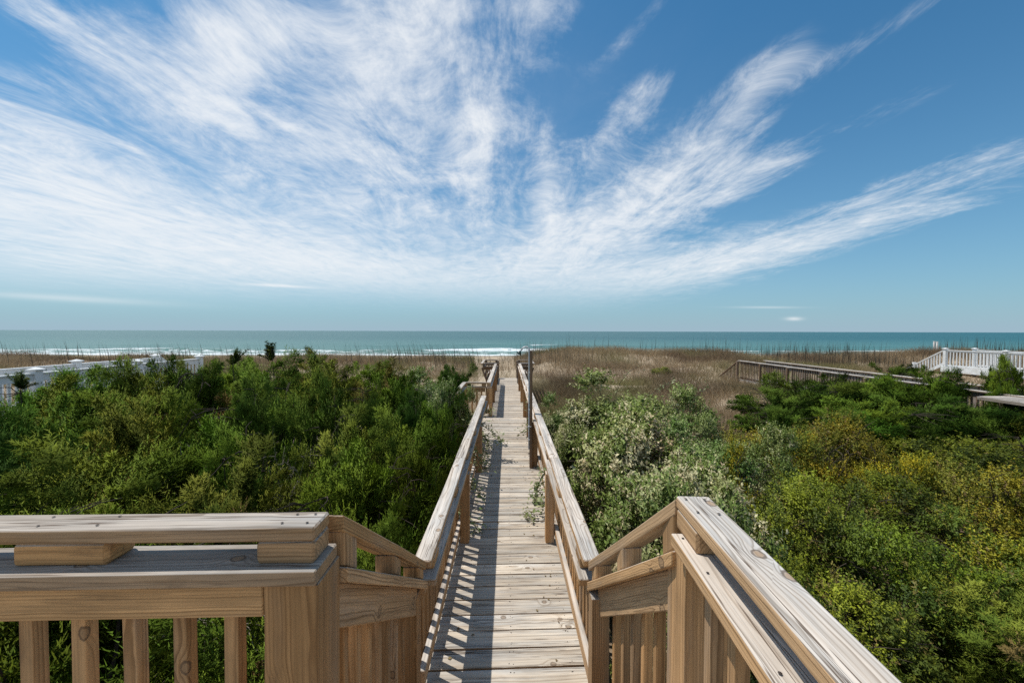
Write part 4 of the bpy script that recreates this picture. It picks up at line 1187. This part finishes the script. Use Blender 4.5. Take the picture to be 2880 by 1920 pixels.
# leafy shoots growing through the railings onto the boardwalk
def shoot_thing(path, label, seed, n=26, size=0.055, col=((0.33, 0.34, 0.17), (0.18, 0.225, 0.08))):
    rng = np.random.RandomState(seed); n = int(n * 2.2)
    o = thing('leafy_shoot', path[0], label, 'branch', 'leafy shoots on the boardwalk')
    tube_obj('twig', o, [path], [[0.005] * (len(path) - 1) + [0.002]], M['bark'], 5)
    pts = np.array(path); f = rng.uniform(0.1, 1, n) * (len(path) - 1); i = np.minimum(f.astype(int), len(path) - 2); fr = (f - i)[:, None]
    lp = pts[i] * (1 - fr) + pts[i + 1] * fr + rng.normal(size=(n, 3)) * 0.045
    lp[:, 2] = np.maximum(lp[:, 2], 0.012)
    ld = unit(rng.normal(size=(n, 3)) * [1, 1, 0.5]); nr = unit(rng.normal(size=(n, 3)) * 0.5 + [0, 0, 1]); sd = unit(np.cross(ld, nr))
    L = size * rng.uniform(0.6, 1.3, (n, 1)); W = L * 0.5
    V = np.stack([lp, lp + ld * L * .45 + sd * W * .5 + [0, 0, .006], lp + ld * L, lp + ld * L * .45 - sd * W * .5 + [0, 0, .006]], 1).reshape(-1, 3)
    b2 = 4 * np.arange(n)[:, None]; F = np.concatenate([b2 + [0, 1, 2], b2 + [0, 2, 3]], 1).reshape(-1, 3)
    C = np.repeat(np.array(col)[rng.randint(0, len(col), n)], 4, 0)
    link('leaves', mesh_np('leaves', V, F, M['silver'], C), o)
for q, (path, n, lab) in enumerate([
    ([(-0.62, 5.2, 0.35), (-0.50, 5.15, 0.42), (-0.38, 5.1, 0.36), (-0.30, 5.05, 0.22)], 60, 'leafy shoot hanging through the left railing past the middle post'),
    ([(-0.62, 4.6, 0.25), (-0.48, 4.55, 0.30), (-0.36, 4.5, 0.22), (-0.27, 4.42, 0.10)], 50, 'leafy shoot drooping from the left railing onto the planks'),
    ([(-0.62, 6.3, 0.5), (-0.45, 6.25, 0.55), (-0.28, 6.2, 0.45), (-0.12, 6.15, 0.33), (-0.02, 6.1, 0.25)], 80, 'long leafy shoot reaching far over the boardwalk from the left'),
    ([(-0.60, 7.1, 0.45), (-0.42, 7.05, 0.6), (-0.26, 7.0, 0.55)], 60, 'leafy shoot at the far end of the near left railing'),
    ([(-0.62, 6.75, 0.1), (-0.48, 6.7, 0.25), (-0.36, 6.6, 0.22), (-0.30, 6.5, 0.1)], 90, 'dense leafy tuft at the foot of the left railing near its far end'),
    ([(-0.62, 5.9, 0.15), (-0.47, 5.85, 0.3), (-0.36, 5.8, 0.2), (-0.30, 5.75, 0.06)], 80, 'dense leafy tuft hanging low from the left railing behind its middle post'),
    ([(-0.60, 4.0, 0.15), (-0.46, 4.0, 0.16), (-0.36, 3.95, 0.08), (-0.28, 3.9, 0.03)], 36, 'low leafy shoot at the foot of the left railing'),
    ([(0.62, 4.75, 0.30), (0.50, 4.7, 0.36), (0.40, 4.65, 0.28), (0.33, 4.6, 0.12), (0.30, 4.58, 0.03)], 80, 'pale leafy shoot spilling through the right railing before the shower'),
    ([(0.62, 4.35, 0.25), (0.50, 4.3, 0.30), (0.42, 4.25, 0.16), (0.40, 4.22, 0.05)], 60, 'leafy shoot at the foot of the right railing nearest the stairs'),
    ([(0.30, 4.22, 0.02), (0.26, 4.2, 0.05), (0.22, 4.16, 0.03)], 22, 'loose leafy sprig lying on the planks right of the middle'),
    ([(0.60, 6.6, 0.45), (0.46, 6.55, 0.52), (0.34, 6.5, 0.42), (0.24, 6.45, 0.36)], 50, 'leafy shoot poking through the right railing just beyond the shower'),
    ([(0.60, 7.7, 0.5), (0.44, 7.65, 0.62), (0.34, 7.6, 0.55)], 36, 'leafy shoot on the right railing well beyond the shower'),
]):
    shoot_thing(path, lab, 300 + q, n)

for q, (path, n, lab) in enumerate([
    ([(2.1, 7.7, 0.75), (2.2, 7.75, 1.0), (2.4, 7.8, 1.22), (2.7, 7.85, 1.36)], 16, 'long thin arching shoot above the tallest silver shrub'),
    ([(2.6, 7.5, 0.7), (2.9, 7.55, 0.92), (3.2, 7.6, 1.05)], 20, 'leafy shoot sticking out of the right flank of the tallest silver shrub'),
    ([(1.8, 7.6, 0.75), (1.72, 7.6, 0.98), (1.7, 7.6, 1.1)], 22, 'short leafy tip on the left of the tallest silver shrub'),
    ([(3.0, 6.9, 0.5), (3.3, 7.0, 0.78), (3.42, 7.0, 0.95), (3.5, 7.0, 1.02)], 18, 'slender leafy shoot between the silver shrubs and the bare dune'),
    ([(-2.0, 9.6, 0.8), (-1.9, 9.6, 1.05), (-1.75, 9.6, 1.15)], 22, 'leafy tip above the pale shrub behind the side landing'),
]):
    shoot_thing(path, lab, 340 + q, n)
shrub('leafy_shrub', 8.6, 22.0, 0.02, 0.55, GRN[0], None, 'small bright green plant alone in the dry dune grass', cname='leaves')

# ------------------------------------------------------------------ dune grass and sea oats
def blades(name, x, y, z0, h, w, lean, colors, label, seg2=True):
    n = len(x); rng = np.random.RandomState(n % 1000)
    a = rng.uniform(0, 2 * np.pi, n); sd = np.column_stack([np.cos(a), np.sin(a), np.zeros(n)])
    base = np.column_stack([x, y, z0])
    mid = base + np.column_stack([lean[:, 0] * 0.35, lean[:, 1] * 0.35, np.full(n, 0.55)]) * h[:, None]
    tip = base + np.column_stack([lean[:, 0], lean[:, 1], np.ones(n)]) * h[:, None]
    ww = w[:, None]
    V = np.stack([base - sd * ww / 2, base + sd * ww / 2, mid + sd * ww * 0.4, mid - sd * ww * 0.4, tip], 1).reshape(-1, 3)
    b2 = 5 * np.arange(n)[:, None]
    F = np.concatenate([b2 + [0, 1, 2], b2 + [0, 2, 3], b2 + [3, 2, 4]], 1).reshape(-1, 3)
    o = link(name, mesh_np(name, V, F, M['grass'], np.repeat(colors, 5, 0)))
    tag(o, label, 'grass', kind='stuff')
    return o

grng = np.random.RandomState(5)
N = 420000
yy = np.sqrt(grng.uniform(9.5 ** 2, 42 ** 2, N)); xx = grng.uniform(-1.35, 1.38, N) * yy
N2 = 120000
y2 = grng.uniform(8.6, 18.0, N2); x2 = grng.uniform(0.6, 12.0, N2)
yy = np.concatenate([yy, y2]); xx = np.concatenate([xx, x2]); N += N2
# more of it near the crest and in tufts
tuft = vnoise(xx, yy, 0.55, 21); patch = vnoise(xx, yy, 2.4, 22); big = vnoise(xx, yy, 6.0, 23)
keep = (tuft * 0.5 + patch * 0.5) > grng.uniform(0.10, 0.60, N)
path_c = -0.3 - 0.05 * (yy - 18)
onpath = (np.abs(xx - path_c) < 0.9 + 0.05 * (yy - 17).clip(0)) & (yy > 16.5)
keep &= ~(onpath & (grng.rand(N) < 0.86))
keep &= ~((np.abs(xx) < 0.62) & (yy < 17.2))
bare = np.exp(-(((xx - 9.2) / 1.7) ** 2 + ((yy - 15.6) / 1.5) ** 2)) + 0.8 * np.exp(-(((xx - 7.4) / 1.0) ** 2 + ((yy - 12.4) / 0.8) ** 2))
keep &= ~(grng.rand(N) < bare * 1.1)
keep &= ~((xx > 11.65) & (xx < 13.2) & (yy < 20.1)) & ~((xx < -10.4) & (xx > -12.5) & (yy < 14.2)) & ~((xx > 24.7) & (xx < 26.8) & (yy < 22.6) & (yy > 15.5))
keep &= ~((xx < -0.6) & (yy < 11)) & ~((xx > 0.6) & (yy < 8.6))
keep &= grng.rand(N) < np.clip((43 - yy) / 6, 0, 1)
xx, yy, tuft, patch, big = (v[keep] for v in (xx, yy, tuft, patch, big))
n = len(xx)
h = grng.uniform(0.22, 0.60, n) * (0.55 + 0.9 * patch) * np.where(yy > 24, 1.15, 0.9)
ca = np.array([0.28, 0.205, 0.115]); cb = np.array([0.40, 0.325, 0.185]); cc = np.array([0.22, 0.215, 0.080]); cd = np.array([0.185, 0.130, 0.078])
mixk = grng.rand(n, 1)
col = ca * (1 - mixk) + cb * mixk
olive = np.clip((vnoise(xx, yy, 4.0, 31) - 0.45) * 3, 0, 0.85)[:, None]
col = col * (1 - olive) + cc * olive
dk = np.clip((vnoise(xx, yy, 2.6, 33) - 0.5) * 2.6, 0, 0.75)[:, None]
col = (col * (1 - dk) + cd * dk) * grng.uniform(0.65, 1.35, (n, 1))
pale = (np.abs(xx + 0.2) < 2.2) & (yy > 16.5) & (yy < 24)
col[pale] = np.array([0.34, 0.29, 0.16]) * grng.uniform(0.7, 1.2, (pale.sum(), 1))
lean = grng.normal(size=(n, 2)) * 0.62 + [-0.18, -0.05]
blades('dune_grass', xx, yy, ground_z(xx, yy) - 0.02, h, grng.uniform(0.006, 0.013, n) * (0.8 + yy / 40), lean, col, 'dry brown dune grass covering the low dunes before the beach')

# sea oats: tall thin stalks on the crest
N = 6500
so = grng.uniform(26, 37, N); xo = grng.uniform(-1.4, 1.42, N) * so
dens_ = vnoise(xo, so * 0.3, 4.5, 41)
kp = (dens_ > grng.uniform(0.15, 0.75, N)) & ~((np.abs(xo + 0.9) < 1.5) & (grng.rand(N) < 0.8))
xo, so = xo[kp], so[kp]; n = len(xo)
ho = grng.uniform(0.8, 1.9, n)
lo = np.column_stack([np.where(xo < 0, -0.18, 0.02) + grng.normal(size=n) * 0.07, grng.normal(size=n) * 0.06])
oc = np.array([0.085, 0.075, 0.055]) * grng.uniform(0.6, 1.4, (n, 1))
so_obj = blades('sea_oats', xo, so, ground_z(xo, so) - 0.02, ho, grng.uniform(0.018, 0.032, n), lo, oc, 'thin tall sea oat stalks standing on the dune crest against the sea')
